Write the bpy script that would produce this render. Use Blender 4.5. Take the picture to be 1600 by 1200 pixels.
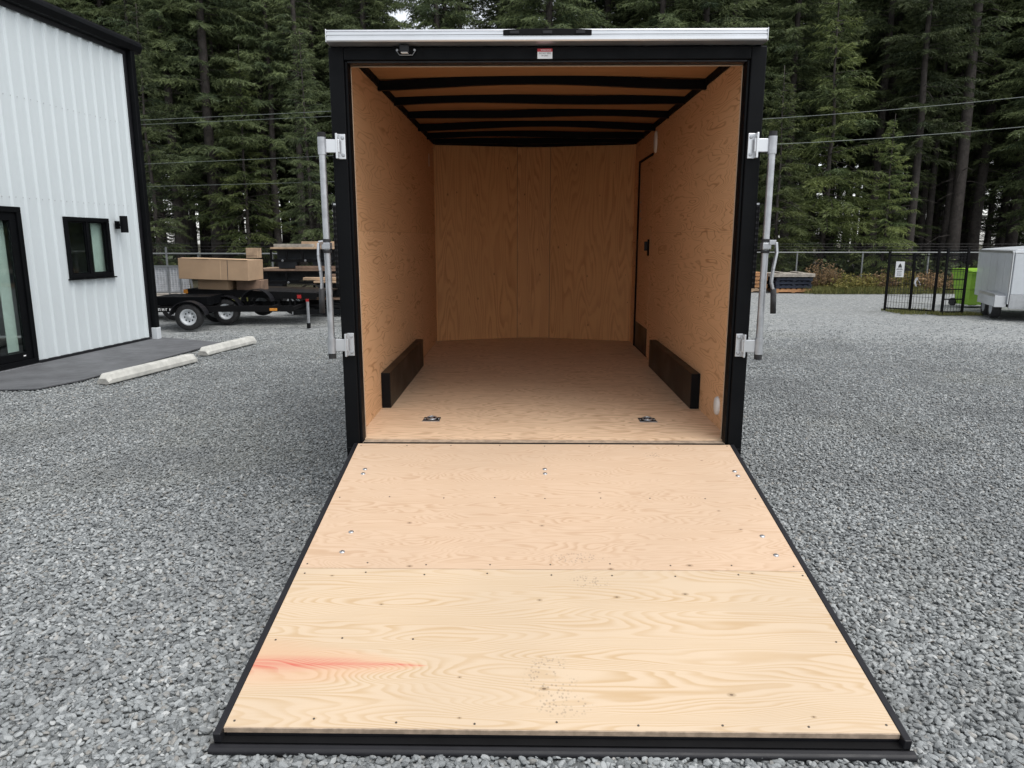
import bpy, math, random
import numpy as np
from mathutils import Vector, Matrix
R = math.radians
PI = math.pi
for o in list(bpy.data.objects): bpy.data.objects.remove(o)
scene = bpy.context.scene
col = scene.collection

# ------------------------------------------------------------------ camera, sky, sun, exposure
cam_d = bpy.data.cameras.new("camera"); cam = bpy.data.objects.new("camera", cam_d); col.objects.link(cam)
cam.location = (-0.122, -4.12, 1.59)
cam.rotation_euler = (R(90 - 11.0), 0, R(0.86))
cam_d.sensor_width = 36.0; cam_d.lens = 36.0 * 1135 / 1600
cam_d.clip_start = 0.05; cam_d.clip_end = 3000
scene.camera = cam

SUN_EL, SUN_AZ = 63.0, 128.0      # overcast: a very soft sun from the right, behind the camera
world = bpy.data.worlds.new("World"); scene.world = world; world.use_nodes = True
wn = world.node_tree.nodes; wl = world.node_tree.links
bg = wn["Background"]
sky = wn.new("ShaderNodeTexSky"); sky.sky_type = 'NISHITA'; sky.sun_disc = False
sky.sun_elevation = R(SUN_EL); sky.sun_rotation = R(SUN_AZ); sky.air_density = 1.0; sky.dust_density = 1.0; sky.ozone_density = 1.0
hs = wn.new("ShaderNodeHueSaturation"); hs.inputs["Saturation"].default_value = 0.22
wl.new(sky.outputs[0], hs.inputs["Color"]); wl.new(hs.outputs[0], bg.inputs["Color"])
bg.inputs["Strength"].default_value = 0.13
sd = bpy.data.lights.new("sun", 'SUN'); sd.energy = 1.4; sd.angle = R(50); sd.color = (1.0, 0.97, 0.93)
so = bpy.data.objects.new("sun", sd); col.objects.link(so)
so.rotation_euler = (R(90 - SUN_EL), 0, R(180 - SUN_AZ)); so.location = (0, -10, 20)
scene.view_settings.view_transform = 'Standard'; scene.view_settings.look = 'None'
scene.view_settings.gamma = 1.0; scene.view_settings.exposure = 0.98
scene.view_settings.use_curve_mapping = False
scene.render.engine = 'CYCLES'
scene.cycles.max_bounces = 8; scene.cycles.diffuse_bounces = 6; scene.cycles.glossy_bounces = 3; scene.cycles.transparent_max_bounces = 12

# ------------------------------------------------------------------ node helpers
class NT:
    def __init__(s, mat):
        mat.use_nodes = True; s.t = mat.node_tree; s.t.nodes.clear()
        s.out = s.t.nodes.new("ShaderNodeOutputMaterial")
    def n(s, ty, ins=None, **props):
        nd = s.t.nodes.new(ty)
        for k, v in props.items(): setattr(nd, k, v)
        for k, v in (ins or {}).items(): s.set(nd.inputs[k], v)
        return nd
    def set(s, sock, v):
        if isinstance(v, bpy.types.NodeSocket): s.t.links.new(v, sock)
        elif isinstance(v, bpy.types.Node): s.t.links.new(v.outputs[0], sock)
        else:
            if sock.type == 'RGBA' and len(v) == 3: v = (*v, 1)
            sock.default_value = v
    def m(s, op, a, b=0.0, c=0.0, clamp=False):
        nd = s.t.nodes.new("ShaderNodeMath"); nd.operation = op; nd.use_clamp = clamp
        for i, v in enumerate((a, b, c)): s.set(nd.inputs[i], v)
        return nd.outputs[0]
    def mix(s, f, a, b, mode='MIX'):
        nd = s.t.nodes.new("ShaderNodeMix"); nd.data_type = 'RGBA'; nd.blend_type = mode; nd.clamp_factor = True
        s.set(nd.inputs[0], f); s.set(nd.inputs[6], a); s.set(nd.inputs[7], b)
        return nd.outputs[2]
    def ss(s, v, a, b, lo=0.0, hi=1.0):
        nd = s.t.nodes.new("ShaderNodeMapRange"); nd.interpolation_type = 'SMOOTHSTEP'
        for i, x in enumerate((v, a, b, lo, hi)): s.set(nd.inputs[i], x)
        return nd.outputs[0]
    def noise(s, vec, scale, detail=3, rough=.5, dist=0.0):
        nd = s.n("ShaderNodeTexNoise", {"Scale": scale, "Detail": detail, "Roughness": rough, "Distortion": dist})
        s.set(nd.inputs["Vector"], vec); return nd
    def mapv(s, vec, scale=(1, 1, 1), loc=(0, 0, 0)):
        nd = s.n("ShaderNodeMapping", {"Scale": scale, "Location": loc}); s.set(nd.inputs["Vector"], vec); return nd.outputs[0]
    def obj(s): return s.n("ShaderNodeTexCoord").outputs["Object"]
    def bump(s, h, strength=.3, dist=.01):
        return s.n("ShaderNodeBump", {"Height": h, "Strength": strength, "Distance": dist}).outputs[0]
    def pbr(s, color, rough=.6, metal=0.0, normal=None, spec=.5, **kw):
        p = s.n("ShaderNodeBsdfPrincipled", {"Base Color": color, "Roughness": rough, "Metallic": metal, "Specular IOR Level": spec})
        if normal is not None: s.set(p.inputs["Normal"], normal)
        for k, v in kw.items(): s.set(p.inputs[k], v)
        s.t.links.new(p.outputs[0], s.out.inputs["Surface"]); return p

M = {}
def simple(name, color, rough=.6, metal=0.0, var=.15, scale=6.0, bump=0.0, bscale=60, spec=.5):
    m = bpy.data.materials.new(name); t = NT(m); v = t.obj()
    n = t.noise(v, scale, 5, .6)
    f = t.ss(n.outputs[0], .25, .75, 1 - var, 1 + var)
    c = t.n("ShaderNodeVectorMath", operation='SCALE'); t.set(c.inputs[0], color); t.set(c.inputs["Scale"], f)
    r = t.ss(t.noise(v, scale * 3, 4).outputs[0], .3, .7, rough * .85, min(1, rough * 1.15))
    nm = t.bump(t.noise(v, bscale, 3).outputs[0], bump, .005) if bump else None
    t.pbr(c.outputs[0], r, metal, nm, spec); M[name] = m; return m

simple('black_paint', (.0030, .0034, .0042), .5, 0, .2, 3, spec=.10)
simple('black_matte', (.0045, .0045, .005), .65, 0, .2, spec=.12)
simple('black_trim', (.010, .010, .012), .45, 0, .15, spec=.3)
simple('brown_black', (.017, .012, .0085), .42, 0, .05, 1, spec=.3)
simple('aluminium', (.62, .63, .645), .34, .85, .03, 2)
simple('galvanised', (.40, .41, .425), .40, .85, .15, 14)
simple('white_steel', (.555, .60, .612), .42, 0, .012, 1.0)
simple('white_plastic', (.74, .74, .72), .4, 0, .04)
simple('rubber', (.016, .016, .017), .8, 0, .3, 12, .3, 40)
simple('white_paint', (.52, .545, .565), .35, 0, .05)
simple('red_lens', (.35, .02, .02), .25, 0, .1)
simple('amber_lens', (.55, .22, .03), .25, 0, .1)
simple('orange_wood', (.42, .21, .09), .75, 0, .25, 9)
simple('grey_wood', (.30, .27, .23), .8, 0, .3, 9)
simple('blue_wood', (.008, .013, .028), .7, 0, .3, 9)
simple('lumber', (.36, .25, .16), .75, 0, .35, 4)
simple('lumber_dark', (.17, .11, .075), .75, 0, .35, 4)
simple('cardboard', (.37, .25, .155), .8, 0, .08, 3, .1, 20)
simple('cardboard_pale', (.52, .36, .22), .7, 0, .06, 3)
simple('lime', (.21, .40, .03), .4, 0, .08)
simple('slab', (.095, .098, .104), .7, 0, .22, 2.2, .25, 90)
simple('stop_concrete', (.46, .455, .42), .85, 0, .18, 8, .5, 60)
simple('stop_end', (.32, .31, .285), .9, 0, .25, 14, .8, 40)
simple('bark', (.036, .030, .026), .9, 0, .45, 5, 1.0, 14)
simple('dead_twig', (.065, .052, .042), .9, 0, .3)
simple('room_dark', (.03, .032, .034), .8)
simple('curtain', (.55, .63, .59), .8, 0, .1)
simple('decal_white', (.78, .78, .78), .5, 0, .03)
simple('decal_red', (.50, .03, .045), .45, 0, .05)
simple('decal_black', (.03, .03, .03), .5, 0, .05)
simple('screw', (.10, .085, .07), .5, .5, .2)
simple('wire', (.20, .21, .21), .5, .6, .1)
simple('cable', (.13, .15, .14), .6, 0, .1)
simple('mesh_wire', (.012, .012, .013), .5, 0, .1)
simple('ply_edge', (.36, .275, .20), .8, 0, .3, 25)
simple('stone_guard', (.42, .43, .44), .45, .7, .12, 12)
simple('tarp', (.55, .57, .60), .6, 0, .18, 9, .3, 20)
simple('dark_steel', (.018, .021, .026), .5, 0, .3, 5)
simple('soil', (.10, .08, .055), .95, 0, .4, 2, .6, 20)

def glass(name, tint, mixf):
    m = bpy.data.materials.new(name); t = NT(m)
    fr = t.n("ShaderNodeLayerWeight", {"Blend": .5})
    f = t.m('ADD', t.m('MULTIPLY', t.m('POWER', fr.outputs["Facing"], 4.0), .8), mixf, clamp=True)
    tr = t.n("ShaderNodeBsdfTransparent", {"Color": tint}); gl = t.n("ShaderNodeBsdfGlossy", {"Color": (.9, .95, .95), "Roughness": .02})
    mx = t.n("ShaderNodeMixShader", {0: f}); t.t.links.new(tr.outputs[0], mx.inputs[1]); t.t.links.new(gl.outputs[0], mx.inputs[2])
    t.t.links.new(mx.outputs[0], t.out.inputs[0]); M[name] = m
glass('glass', (.88, .92, .90), .05)

def plywood(name, light, dark, axis, gscale=1.0, stretch=6.0, lines=16.0, contrast=.6, knots=.5, loc=(0, 0, 0), swirl=.5, ramp_marks=None, w0=.25):
    """rotary-cut fir: growth rings are contour lines of a field stretched along the grain axis (0,1,2)"""
    m = bpy.data.materials.new(name); t = NT(m); o = t.obj()
    sc = [gscale * 3.2] * 3; sc[axis] = gscale * 3.2 / stretch
    v = t.mapv(o, sc, loc)
    warp = t.noise(v, 1.7, 2, .5)
    wv = t.n("ShaderNodeVectorMath", operation='MULTIPLY_ADD'); t.set(wv.inputs[0], warp.outputs["Color"]); wv.inputs[1].default_value = (swirl,) * 3; t.set(wv.inputs[2], v)
    field = t.noise(wv.outputs[0], .85, 1.5, .4)
    ph = t.m('MULTIPLY', field.outputs[0], lines)
    fr = t.m('FRACT', ph)
    ring = t.m('MULTIPLY', t.ss(fr, w0, .82), t.ss(fr, .82, 1.0, 1.0, 0.0))        # soft rise, crisp latewood edge
    ringmod = t.ss(t.noise(v, 2.3, 2).outputs[0], .35, .65, .45, 1.0)
    fs = [gscale * 90] * 3; fs[axis] = gscale * 2.5
    fib = t.noise(t.mapv(o, fs), 1.0, 4, .6)
    blotch = t.noise(t.mapv(o, (1.3, 1.3, 1.3), loc), 1.0, 3, .55)
    f = t.m('MULTIPLY', t.m('MULTIPLY', ring, ringmod), contrast)
    f = t.m('ADD', f, t.m('MULTIPLY', t.m('SUBTRACT', fib.outputs[0], .5), .35), clamp=True)
    c = t.mix(f, light, dark)
    c = t.mix(t.ss(blotch.outputs[0], .35, .7, 0, .35), c, tuple(x * .80 for x in light))
    # knots
    ks = [5.5] * 3; ks[axis] = 3.3
    kx = t.n("ShaderNodeSeparateXYZ"); t.set(kx.inputs[0], o); cmb = t.n("ShaderNodeCombineXYZ")
    t.set(cmb.inputs[0], kx.outputs[axis]); t.set(cmb.inputs[1], kx.outputs[{0: 1, 1: 2, 2: 0}[axis]])
    vo = t.n("ShaderNodeTexVoronoi", {"Scale": 1.0, "Randomness": 1.0}, voronoi_dimensions='2D'); t.set(vo.inputs["Vector"], t.mapv(cmb.outputs[0], (3.3, 5.5, 1), loc))
    sep = t.n("ShaderNodeSeparateColor"); t.set(sep.inputs[0], vo.outputs["Color"])
    on = t.ss(sep.outputs[0], 1 - knots * .35, 1 - knots * .35 + .01)
    rad = t.m('MULTIPLY_ADD', sep.outputs[1], .026, .016)
    kd = t.ss(vo.outputs["Distance"], rad, t.m('MULTIPLY', rad, 1.9), 1.0, 0.0)
    kd2 = t.ss(vo.outputs["Distance"], t.m('MULTIPLY', rad, .4), t.m('MULTIPLY', rad, .8), 1.0, 0.0)
    c = t.mix(t.m('MULTIPLY', t.m('MULTIPLY', kd, on), .4), c, tuple(x * .55 for x in dark))
    c = t.mix(t.m('MULTIPLY', t.m('MULTIPLY', kd2, on), .7), c, (.05, .028, .017))
    if ramp_marks:
        sx = t.n("ShaderNodeSeparateXYZ"); t.set(sx.inputs[0], o); X, Y = sx.outputs[0], sx.outputs[1]
        for kind, cx, cy, a, b in ramp_marks:
            wob = t.m('MULTIPLY', t.m('SUBTRACT', t.noise(t.mapv(o, (1.6, 8, 1)), 1.5, 3).outputs[0], .5), .06)
            if kind == 'red':                                   # red-heart streak tapering to a tip
                taper = t.ss(X, cx - a, cx + a, 1.0, 0.0)
                half = t.m('MULTIPLY', t.m('SQRT', taper), b)
                d = t.m('ABSOLUTE', t.m('ADD', t.m('SUBTRACT', Y, cy), wob))
                f1 = t.m('MULTIPLY', t.m('MULTIPLY', t.ss(d, 0.0, half, 1.0, 0.0), t.ss(fr, .0, 1.0, .45, 1.0)), t.ss(t.noise(t.mapv(o, (2.0, 70, 1)), 1.0, 3).outputs[0], .3, .6, .55, 1.0))
                f0 = t.ss(d, half, t.m('MULTIPLY', half, 2.6), 1.0, 0.0)
                c = t.mix(t.m('MULTIPLY', f0, .30), c, (.58, .29, .16))
                c = t.mix(t.m('MULTIPLY', f1, .9), c, (.50, .10, .075))
            else:                                               # dusty shoe-sole prints
                ex = t.m('DIVIDE', t.m('SUBTRACT', X, cx), a); ey = t.m('DIVIDE', t.m('SUBTRACT', Y, cy), b)
                d = t.m('ADD', t.m('MULTIPLY', ex, ex), t.m('MULTIPLY', ey, ey))
                vv = t.n("ShaderNodeTexVoronoi", {"Scale": 85.0}, feature='F1'); t.set(vv.inputs["Vector"], t.mapv(o, (1, .8, 1)))
                f1 = t.m('MULTIPLY', t.ss(d, .2, 1.0, 1.0, 0.0), t.ss(vv.outputs["Distance"], .22, .42, 1.0, 0.0))
                f1 = t.m('MULTIPLY', f1, t.ss(t.noise(t.mapv(o, (9, 9, 9)), 1.0, 3).outputs[0], .36, .5))
                c = t.mix(t.m('MULTIPLY', f1, .5), c, (.22, .17, .13))
    h = t.m('ADD', t.m('MULTIPLY', fib.outputs[0], .6), t.m('MULTIPLY', ring, -.3))
    t.pbr(c, .62, 0, t.bump(h, .25, .002), .3); M[name] = m

plywood('ply_ramp_low', (.55, .43, .302), (.42, .27, .125), 0, 1.35, 6.5, 62, .62, .8, (3, 1.3, 0), .45,
        ramp_marks=[('red', -.80, -1.79, .34, .062), ('sole', -.02, -1.84, .11, .12), ('sole', .16, -1.30, .13, .05), ('sole', .02, -1.97, .12, .06)])
plywood('ply_ramp_up', (.555, .405, .283), (.385, .235, .13), 0, 2.0, 4.5, 40, .50, .9, (0, 7.3, 2), .7,
        ramp_marks=[('sole', .12, -1.13, .17, .05), ('sole', .62, -.14, .07, .04)])
plywood('ply_floor', (.74, .535, .36), (.40, .24, .13), 0, 1.5, 3.5, 24, .7, .35, (5, 2.3, 1), .8)
plywood('ply_wall_low', (.71, .435, .24), (.36, .17, .07), 1, 1.45, 6.0, 29, .8, .15, (1, 4.3, 9), 1.0, w0=.62)
plywood('ply_wall_up', (.67, .395, .21), (.34, .165, .068), 1, 1.35, 7.0, 25, .75, .3, (8, 2.3, 3), .9, w0=.62)
plywood('ply_wall_right', (.71, .435, .24), (.36, .17, .07), 1, 1.4, 6.0, 29, .8, .1, (12, 14.3, 5), 1.0, w0=.62)
plywood('ply_nose', (.70, .385, .165), (.43, .185, .065), 2, 1.5, 9.0, 26, .6, .7, (2, 3.3, 8), .4)
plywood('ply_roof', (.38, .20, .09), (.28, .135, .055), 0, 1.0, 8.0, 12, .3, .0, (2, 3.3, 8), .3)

# ground gravel material (stones carry the same palette)
def stone_palette(t, rnd, rnd2):
    ramp = t.n("ShaderNodeValToRGB"); e = ramp.color_ramp.elements
    e[0].position = 0; e[0].color = (.088, .096, .098, 1); e[1].position = 1; e[1].color = (.42, .43, .42, 1)
    for p, c in ((.3, (.158, .170, .172)), (.62, (.232, .247, .248)), (.88, (.30, .316, .316))):
        k = e.new(p); k.color = (*c, 1)
    t.set(ramp.inputs[0], rnd)
    return t.mix(t.ss(rnd2, .92, .95, 0, .32), ramp.outputs[0], (.33, .27, .20))
m = bpy.data.materials.new('gravel_stone'); t = NT(m)
oi = t.n("ShaderNodeObjectInfo"); v = t.obj()
c = stone_palette(t, oi.outputs["Random"], t.m('FRACT', t.m('MULTIPLY', oi.outputs["Random"], 37.7)))
geo = t.n("ShaderNodeNewGeometry")
big = t.noise(geo.outputs["Position"], .35, 3, .6); c2 = t.mix(t.ss(big.outputs[0], .5, .72, 0, .5), c, t.mix(.5, c, (.26, .26, .21)))
c2 = t.mix(t.ss(t.noise(geo.outputs["Position"], .9, 3).outputs[0], .32, .58, .5, 0), c2, (.115, .122, .124))
sp = t.noise(geo.outputs["Position"], 420, 3)
c3 = t.mix(t.ss(sp.outputs[0], .4, .7, 0, .3), c2, (.42, .43, .43))
t.pbr(c3, .75, 0, t.bump(t.noise(geo.outputs["Position"], 260, 4).outputs[0], .35, .002), .35); M['gravel_stone'] = m

m = bpy.data.materials.new('gravel_ground'); t = NT(m); o = t.obj()
vo = t.n("ShaderNodeTexVoronoi", {"Scale": 36.0}); t.set(vo.inputs["Vector"], o)
sep = t.n("ShaderNodeSeparateColor"); t.set(sep.inputs[0], vo.outputs["Color"])
c = stone_palette(t, sep.outputs[0], sep.outputs[1])
c = t.mix(t.ss(vo.outputs["Distance"], .5, .75, 0, .7), c, (.09, .094, .096))  # gaps between the stones darkened in the colour, standing in for their shade
big = t.noise(o, .35, 3, .6); c = t.mix(t.ss(big.outputs[0], .5, .72, 0, .45), c, t.mix(.5, c, (.26, .26, .21)))
big2 = t.noise(t.mapv(o, (.5, 1, 1)), .9, 4, .6); c = t.mix(t.ss(big2.outputs[0], .3, .62, .38, 0), c, (.13, .142, .148))
nb = t.noise(o, 14, 5, .75); c = t.mix(t.ss(nb.outputs[0], .42, .60, 0, .6), c, (.38, .39, .38)); c = t.mix(t.ss(t.noise(o, 17, 4, .7).outputs[0], .55, .66, 0, .55), c, (.12, .125, .125))
# forest floor beyond the yard
sx = t.n("ShaderNodeSeparateXYZ"); t.set(sx.inputs[0], o)
edge = t.m('ADD', sx.outputs[1], t.m('MULTIPLY', t.noise(o, .5, 4).outputs[0], 2.5))
c = t.mix(t.ss(edge, 21.9, 22.6), c, t.mix(nb.outputs[0], (.028, .024, .014), (.06, .055, .028)))
hgt = t.m('SUBTRACT', 1.0, vo.outputs["Distance"])
t.pbr(c, .85, 0, t.bump(hgt, .4, .008), .3); M['gravel_ground'] = m

def leafmat(name, dark, light, var=.35, trans=.25):
    m = bpy.data.materials.new(name); t = NT(m)
    at = t.n("ShaderNodeAttribute", attribute_name="tint"); oi = t.n("ShaderNodeObjectInfo")
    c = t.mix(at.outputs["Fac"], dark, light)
    br = t.m('MULTIPLY_ADD', oi.outputs["Random"], 2 * var, 1 - var)
    s = t.n("ShaderNodeVectorMath", operation='SCALE'); t.set(s.inputs[0], c); t.set(s.inputs["Scale"], br)
    p = t.n("ShaderNodeBsdfPrincipled", {"Base Color": s.outputs[0], "Roughness": .6, "Specular IOR Level": .25})
    tr = t.n("ShaderNodeBsdfTranslucent", {"Color": s.outputs[0]})
    mx = t.n("ShaderNodeMixShader", {0: trans}); t.t.links.new(p.outputs[0], mx.inputs[1]); t.t.links.new(tr.outputs[0], mx.inputs[2])
    t.t.links.new(mx.outputs[0], t.out.inputs[0]); M[name] = m
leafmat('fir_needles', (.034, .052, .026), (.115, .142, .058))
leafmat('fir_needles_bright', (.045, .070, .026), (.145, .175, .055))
leafmat('weed_leaf', (.10, .115, .03), (.34, .28, .09), .2, .35)
leafmat('weed_brown', (.14, .095, .045), (.36, .24, .13), .2, .35)
leafmat('grass_blade', (.07, .095, .028), (.24, .22, .08), .1)

# ------------------------------------------------------------------ mesh helpers
class MB:
    def __init__(s): s.v = []; s.f = []; s.mi = []
    def add(s, vs, fs):
        b = len(s.v); s.v += [tuple(x) for x in vs]; s.f += [tuple(b + i for i in q) for q in fs]; return s
    def box(s, x0, x1, y0, y1, z0, z1):
        return s.add([(x0, y0, z0), (x1, y0, z0), (x1, y1, z0), (x0, y1, z0), (x0, y0, z1), (x1, y0, z1), (x1, y1, z1), (x0, y1, z1)],
                     [(0, 3, 2, 1), (4, 5, 6, 7), (0, 1, 5, 4), (1, 2, 6, 5), (2, 3, 7, 6), (3, 0, 4, 7)])
    def bar(s, p, q, w, h, up=(0, 0, 1)):
        p = Vector(p); q = Vector(q); d = (q - p).normalized(); u = Vector(up)
        if abs(d.dot(u)) > .98: u = Vector((1, 0, 0))
        a = d.cross(u).normalized() * w / 2; b = a.cross(d).normalized() * h / 2
        vs = [p - a - b, p + a - b, p + a + b, p - a + b, q - a - b, q + a - b, q + a + b, q - a + b]
        return s.add(vs, [(0, 1, 2, 3), (7, 6, 5, 4), (0, 4, 5, 1), (1, 5, 6, 2), (2, 6, 7, 3), (3, 7, 4, 0)])
    def tube(s, pts, r, n=10, cap=True):
        pts = [Vector(p) for p in pts]; rs = r if isinstance(r, (list, tuple)) else [r] * len(pts)
        b = len(s.v); d0 = (pts[1] - pts[0]).normalized()
        ref = Vector((0, 0, 1)) if abs(d0.z) < .9 else Vector((1, 0, 0))
        for i, p in enumerate(pts):
            d = ((pts[min(i + 1, len(pts) - 1)]) - pts[max(i - 1, 0)]).normalized()
            a = d.cross(ref).normalized(); c = a.cross(d)
            for k in range(n):
                w = 2 * PI * k / n; s.v.append(tuple(p + (a * math.cos(w) + c * math.sin(w)) * rs[i]))
        for i in range(len(pts) - 1):
            for k in range(n):
                k2 = (k + 1) % n; s.f.append((b + i * n + k, b + i * n + k2, b + (i + 1) * n + k2, b + (i + 1) * n + k))
        if cap:
            s.f.append(tuple(b + k for k in range(n))[::-1]); e = b + (len(pts) - 1) * n; s.f.append(tuple(e + k for k in range(n)))
        return s
    def prism(s, poly, vec):
        """poly: 3D points of a planar outline, extruded along vec"""
        n = len(poly); v = Vector(vec); ps = [Vector(p) for p in poly]
        s.add(ps + [p + v for p in ps], [tuple(range(n))[::-1], tuple(range(n, 2 * n))] + [(i, (i + 1) % n, n + (i + 1) % n, n + i) for i in range(n)])
        return s
    def lathe(s, prof, origin=(0, 0, 0), axis='z', n=24):
        """prof: (radius, height) along the axis"""
        b = len(s.v); o = Vector(origin)
        for r_, h_ in prof:
            for k in range(n):
                w = 2 * PI * k / n; x, y = r_ * math.cos(w), r_ * math.sin(w)
                p = {'z': (x, y, h_), 'x': (h_, x, y), 'y': (y, h_, x)}[axis]; s.v.append(tuple(o + Vector(p)))
        for i in range(len(prof) - 1):
            for k in range(n):
                k2 = (k + 1) % n; s.f.append((b + i * n + k, b + i * n + k2, b + (i + 1) * n + k2, b + (i + 1) * n + k))
        return s
    def mesh(s, name):
        me = bpy.data.meshes.new(name); me.from_pydata(s.v, [], s.f); me.validate(); me.update(); return me
    def build(s, name, mat, parent=None, smooth=False, bevel=0.0, loc=None, rot=None, fixn=True):
        me = s.mesh(name)
        if fixn:
            import bmesh
            bm = bmesh.new(); bm.from_mesh(me); bmesh.ops.recalc_face_normals(bm, faces=bm.faces); bm.to_mesh(me); bm.free()
        return link(name, me, mat, parent, smooth, bevel, loc, rot)
def link(name, me, mat, parent=None, smooth=False, bevel=0.0, loc=None, rot=None):
    o = bpy.data.objects.new(name, me); col.objects.link(o)
    if mat and not me.materials: me.materials.append(M[mat])
    if parent: o.parent = parent
    if loc: o.location = loc
    if rot: o.rotation_euler = rot
    if smooth:
        for p in me.polygons: p.use_smooth = True
    if bevel:
        b = o.modifiers.new("bevel", 'BEVEL'); b.width = bevel; b.segments = 2; b.limit_method = 'ANGLE'; b.angle_limit = R(40)
    return o
def tag(o, label=None, cat=None, group=None, kind=None):
    for k, v in (('label', label), ('category', cat), ('group', group), ('kind', kind)):
        if v: o[k] = v
    return o
def empty(name, loc=(0, 0, 0), rz=0.0, rx=0.0):
    o = bpy.data.objects.new(name, None); col.objects.link(o); o.location = loc; o.rotation_euler = (rx, 0, rz); o.empty_display_size = .2; return o
def copy_tree(o, parent=None):
    c = o.copy(); col.objects.link(c); c.parent = parent
    for ch in [x for x in bpy.data.objects if x.parent == o]: copy_tree(ch, c)
    return c
def smooth_by_angle(o, ang=40):
    me = o.data
    for p in me.polygons: p.use_smooth = True
    me.set_sharp_from_angle(angle=R(ang))

# ------------------------------------------------------------------ ground
b = MB(); b.add([(-400, -120, -.026), (400, -120, -.026), (400, 900, -.026), (-400, 900, -.026)], [(0, 1, 2, 3)])
tag(b.build('ground', 'gravel_ground'), 'grey crushed gravel yard running back to the edge of the fir wood', 'ground', kind='structure')

# loose stones: one geometry-nodes object
def gravel():
    vs, fs = [], []
    rows = np.concatenate([np.arange(-3.0, 11.5, .6)])
    def half(y): return .80 * (y + 4.12) + 1.1
    xs = np.linspace(-1, 1, 13)
    for y in rows:
        for u in xs: vs.append((max(u * half(y), -6.6 + .096 * (y - 5.4) + .05), y, -.024))
    n = len(xs)
    for i in range(len(rows) - 1):
        for k in range(n - 1):
            q = (i * n + k, i * n + k + 1, (i + 1) * n + k + 1, (i + 1) * n + k)
            fs.append(q)
    me = bpy.data.meshes.new('gravel'); me.from_pydata(vs, [], fs); me.update()
    o = link('gravel', me, 'gravel_stone')
    g = bpy.data.node_groups.new('gravel_scatter', 'GeometryNodeTree')
    g.interface.new_socket(name='Geometry', in_out='INPUT', socket_type='NodeSocketGeometry')
    g.interface.new_socket(name='Geometry', in_out='OUTPUT', socket_type='NodeSocketGeometry')
    N, L = g.nodes, g.links
    gi = N.new('NodeGroupInput'); go = N.new('NodeGroupOutput')
    pos = N.new('GeometryNodeInputPosition')
    def vm(op, a=None, bvec=None, scale=None):
        nd = N.new('ShaderNodeVectorMath'); nd.operation = op
        if a is not None: L.new(a, nd.inputs[0])
        if bvec is not None:
            if isinstance(bvec, tuple): nd.inputs[1].default_value = bvec
            else: L.new(bvec, nd.inputs[1])
        if scale is not None:
            if isinstance(scale, float): nd.inputs['Scale'].default_value = scale
            else: L.new(scale, nd.inputs['Scale'])
        return nd
    dist = vm('DISTANCE', pos.outputs[0], (-.122, -4.12, 0.0))
    mr = N.new('ShaderNodeMapRange'); L.new(dist.outputs['Value'], mr.inputs[0])
    for i, x in enumerate((4.5, 14.5, 7500.0, 80.0)): mr.inputs[i + 1].default_value = x
    dp = N.new('GeometryNodeDistributePointsOnFaces'); L.new(gi.outputs[0], dp.inputs['Mesh']); L.new(mr.outputs[0], dp.inputs['Density']); dp.inputs['Seed'].default_value = 3
    j = N.new('GeometryNodeJoinGeometry')
    for k in range(8):
        ico = N.new('GeometryNodeMeshIcoSphere'); ico.inputs['Radius'].default_value = 1.0; ico.inputs['Subdivisions'].default_value = 2
        p2 = N.new('GeometryNodeInputPosition')
        no = N.new('ShaderNodeTexNoise'); no.noise_dimensions = '4D'; no.inputs['W'].default_value = k * 3.7 + .3; no.inputs['Scale'].default_value = .75; no.inputs['Detail'].default_value = 1.0
        L.new(p2.outputs[0], no.inputs['Vector'])
        sub = vm('SUBTRACT', no.outputs['Color'], (.5, .5, .5)); sc = vm('SCALE', sub.outputs[0], None, 1.25)
        sp = N.new('GeometryNodeSetPosition'); L.new(ico.outputs[0], sp.inputs[0]); L.new(sc.outputs[0], sp.inputs['Offset'])
        tr = N.new('GeometryNodeTransform'); L.new(sp.outputs[0], tr.inputs[0]); tr.inputs['Scale'].default_value = (1.0, .62 + .05 * (k % 4), .42 + .05 * (k % 3))
        sm = N.new('GeometryNodeSetMaterial'); L.new(tr.outputs[0], sm.inputs[0]); sm.inputs['Material'].default_value = M['gravel_stone']
        gt = N.new('GeometryNodeGeometryToInstance'); L.new(sm.outputs[0], gt.inputs[0]); L.new(gt.outputs[0], j.inputs[0])
    ip = N.new('GeometryNodeInstanceOnPoints'); L.new(dp.outputs['Points'], ip.inputs['Points']); L.new(j.outputs[0], ip.inputs['Instance']); ip.inputs['Pick Instance'].default_value = True
    rr = N.new('FunctionNodeRandomValue'); rr.data_type = 'FLOAT_VECTOR'; rr.inputs[0].default_value = (-.55, -.55, 0); rr.inputs[1].default_value = (.55, .55, 6.283); rr.inputs['Seed'].default_value = 5
    L.new(rr.outputs[0], ip.inputs['Rotation'])
    rs = N.new('FunctionNodeRandomValue'); rs.data_type = 'FLOAT'; rs.inputs[2].default_value = 0.0; rs.inputs[3].default_value = 1.0; rs.inputs['Seed'].default_value = 9
    pw = N.new('ShaderNodeMath'); pw.operation = 'POWER'; L.new(rs.outputs[1], pw.inputs[0]); pw.inputs[1].default_value = 1.6
    ms = N.new('ShaderNodeMath'); ms.operation = 'MULTIPLY_ADD'; L.new(pw.outputs[0], ms.inputs[0]); ms.inputs[1].default_value = .0088; ms.inputs[2].default_value = .0066
    mr2 = N.new('ShaderNodeMapRange'); L.new(dist.outputs['Value'], mr2.inputs[0])
    for i, x in enumerate((2.4, 5.5, 1.2, .92)): mr2.inputs[i + 1].default_value = x
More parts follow.
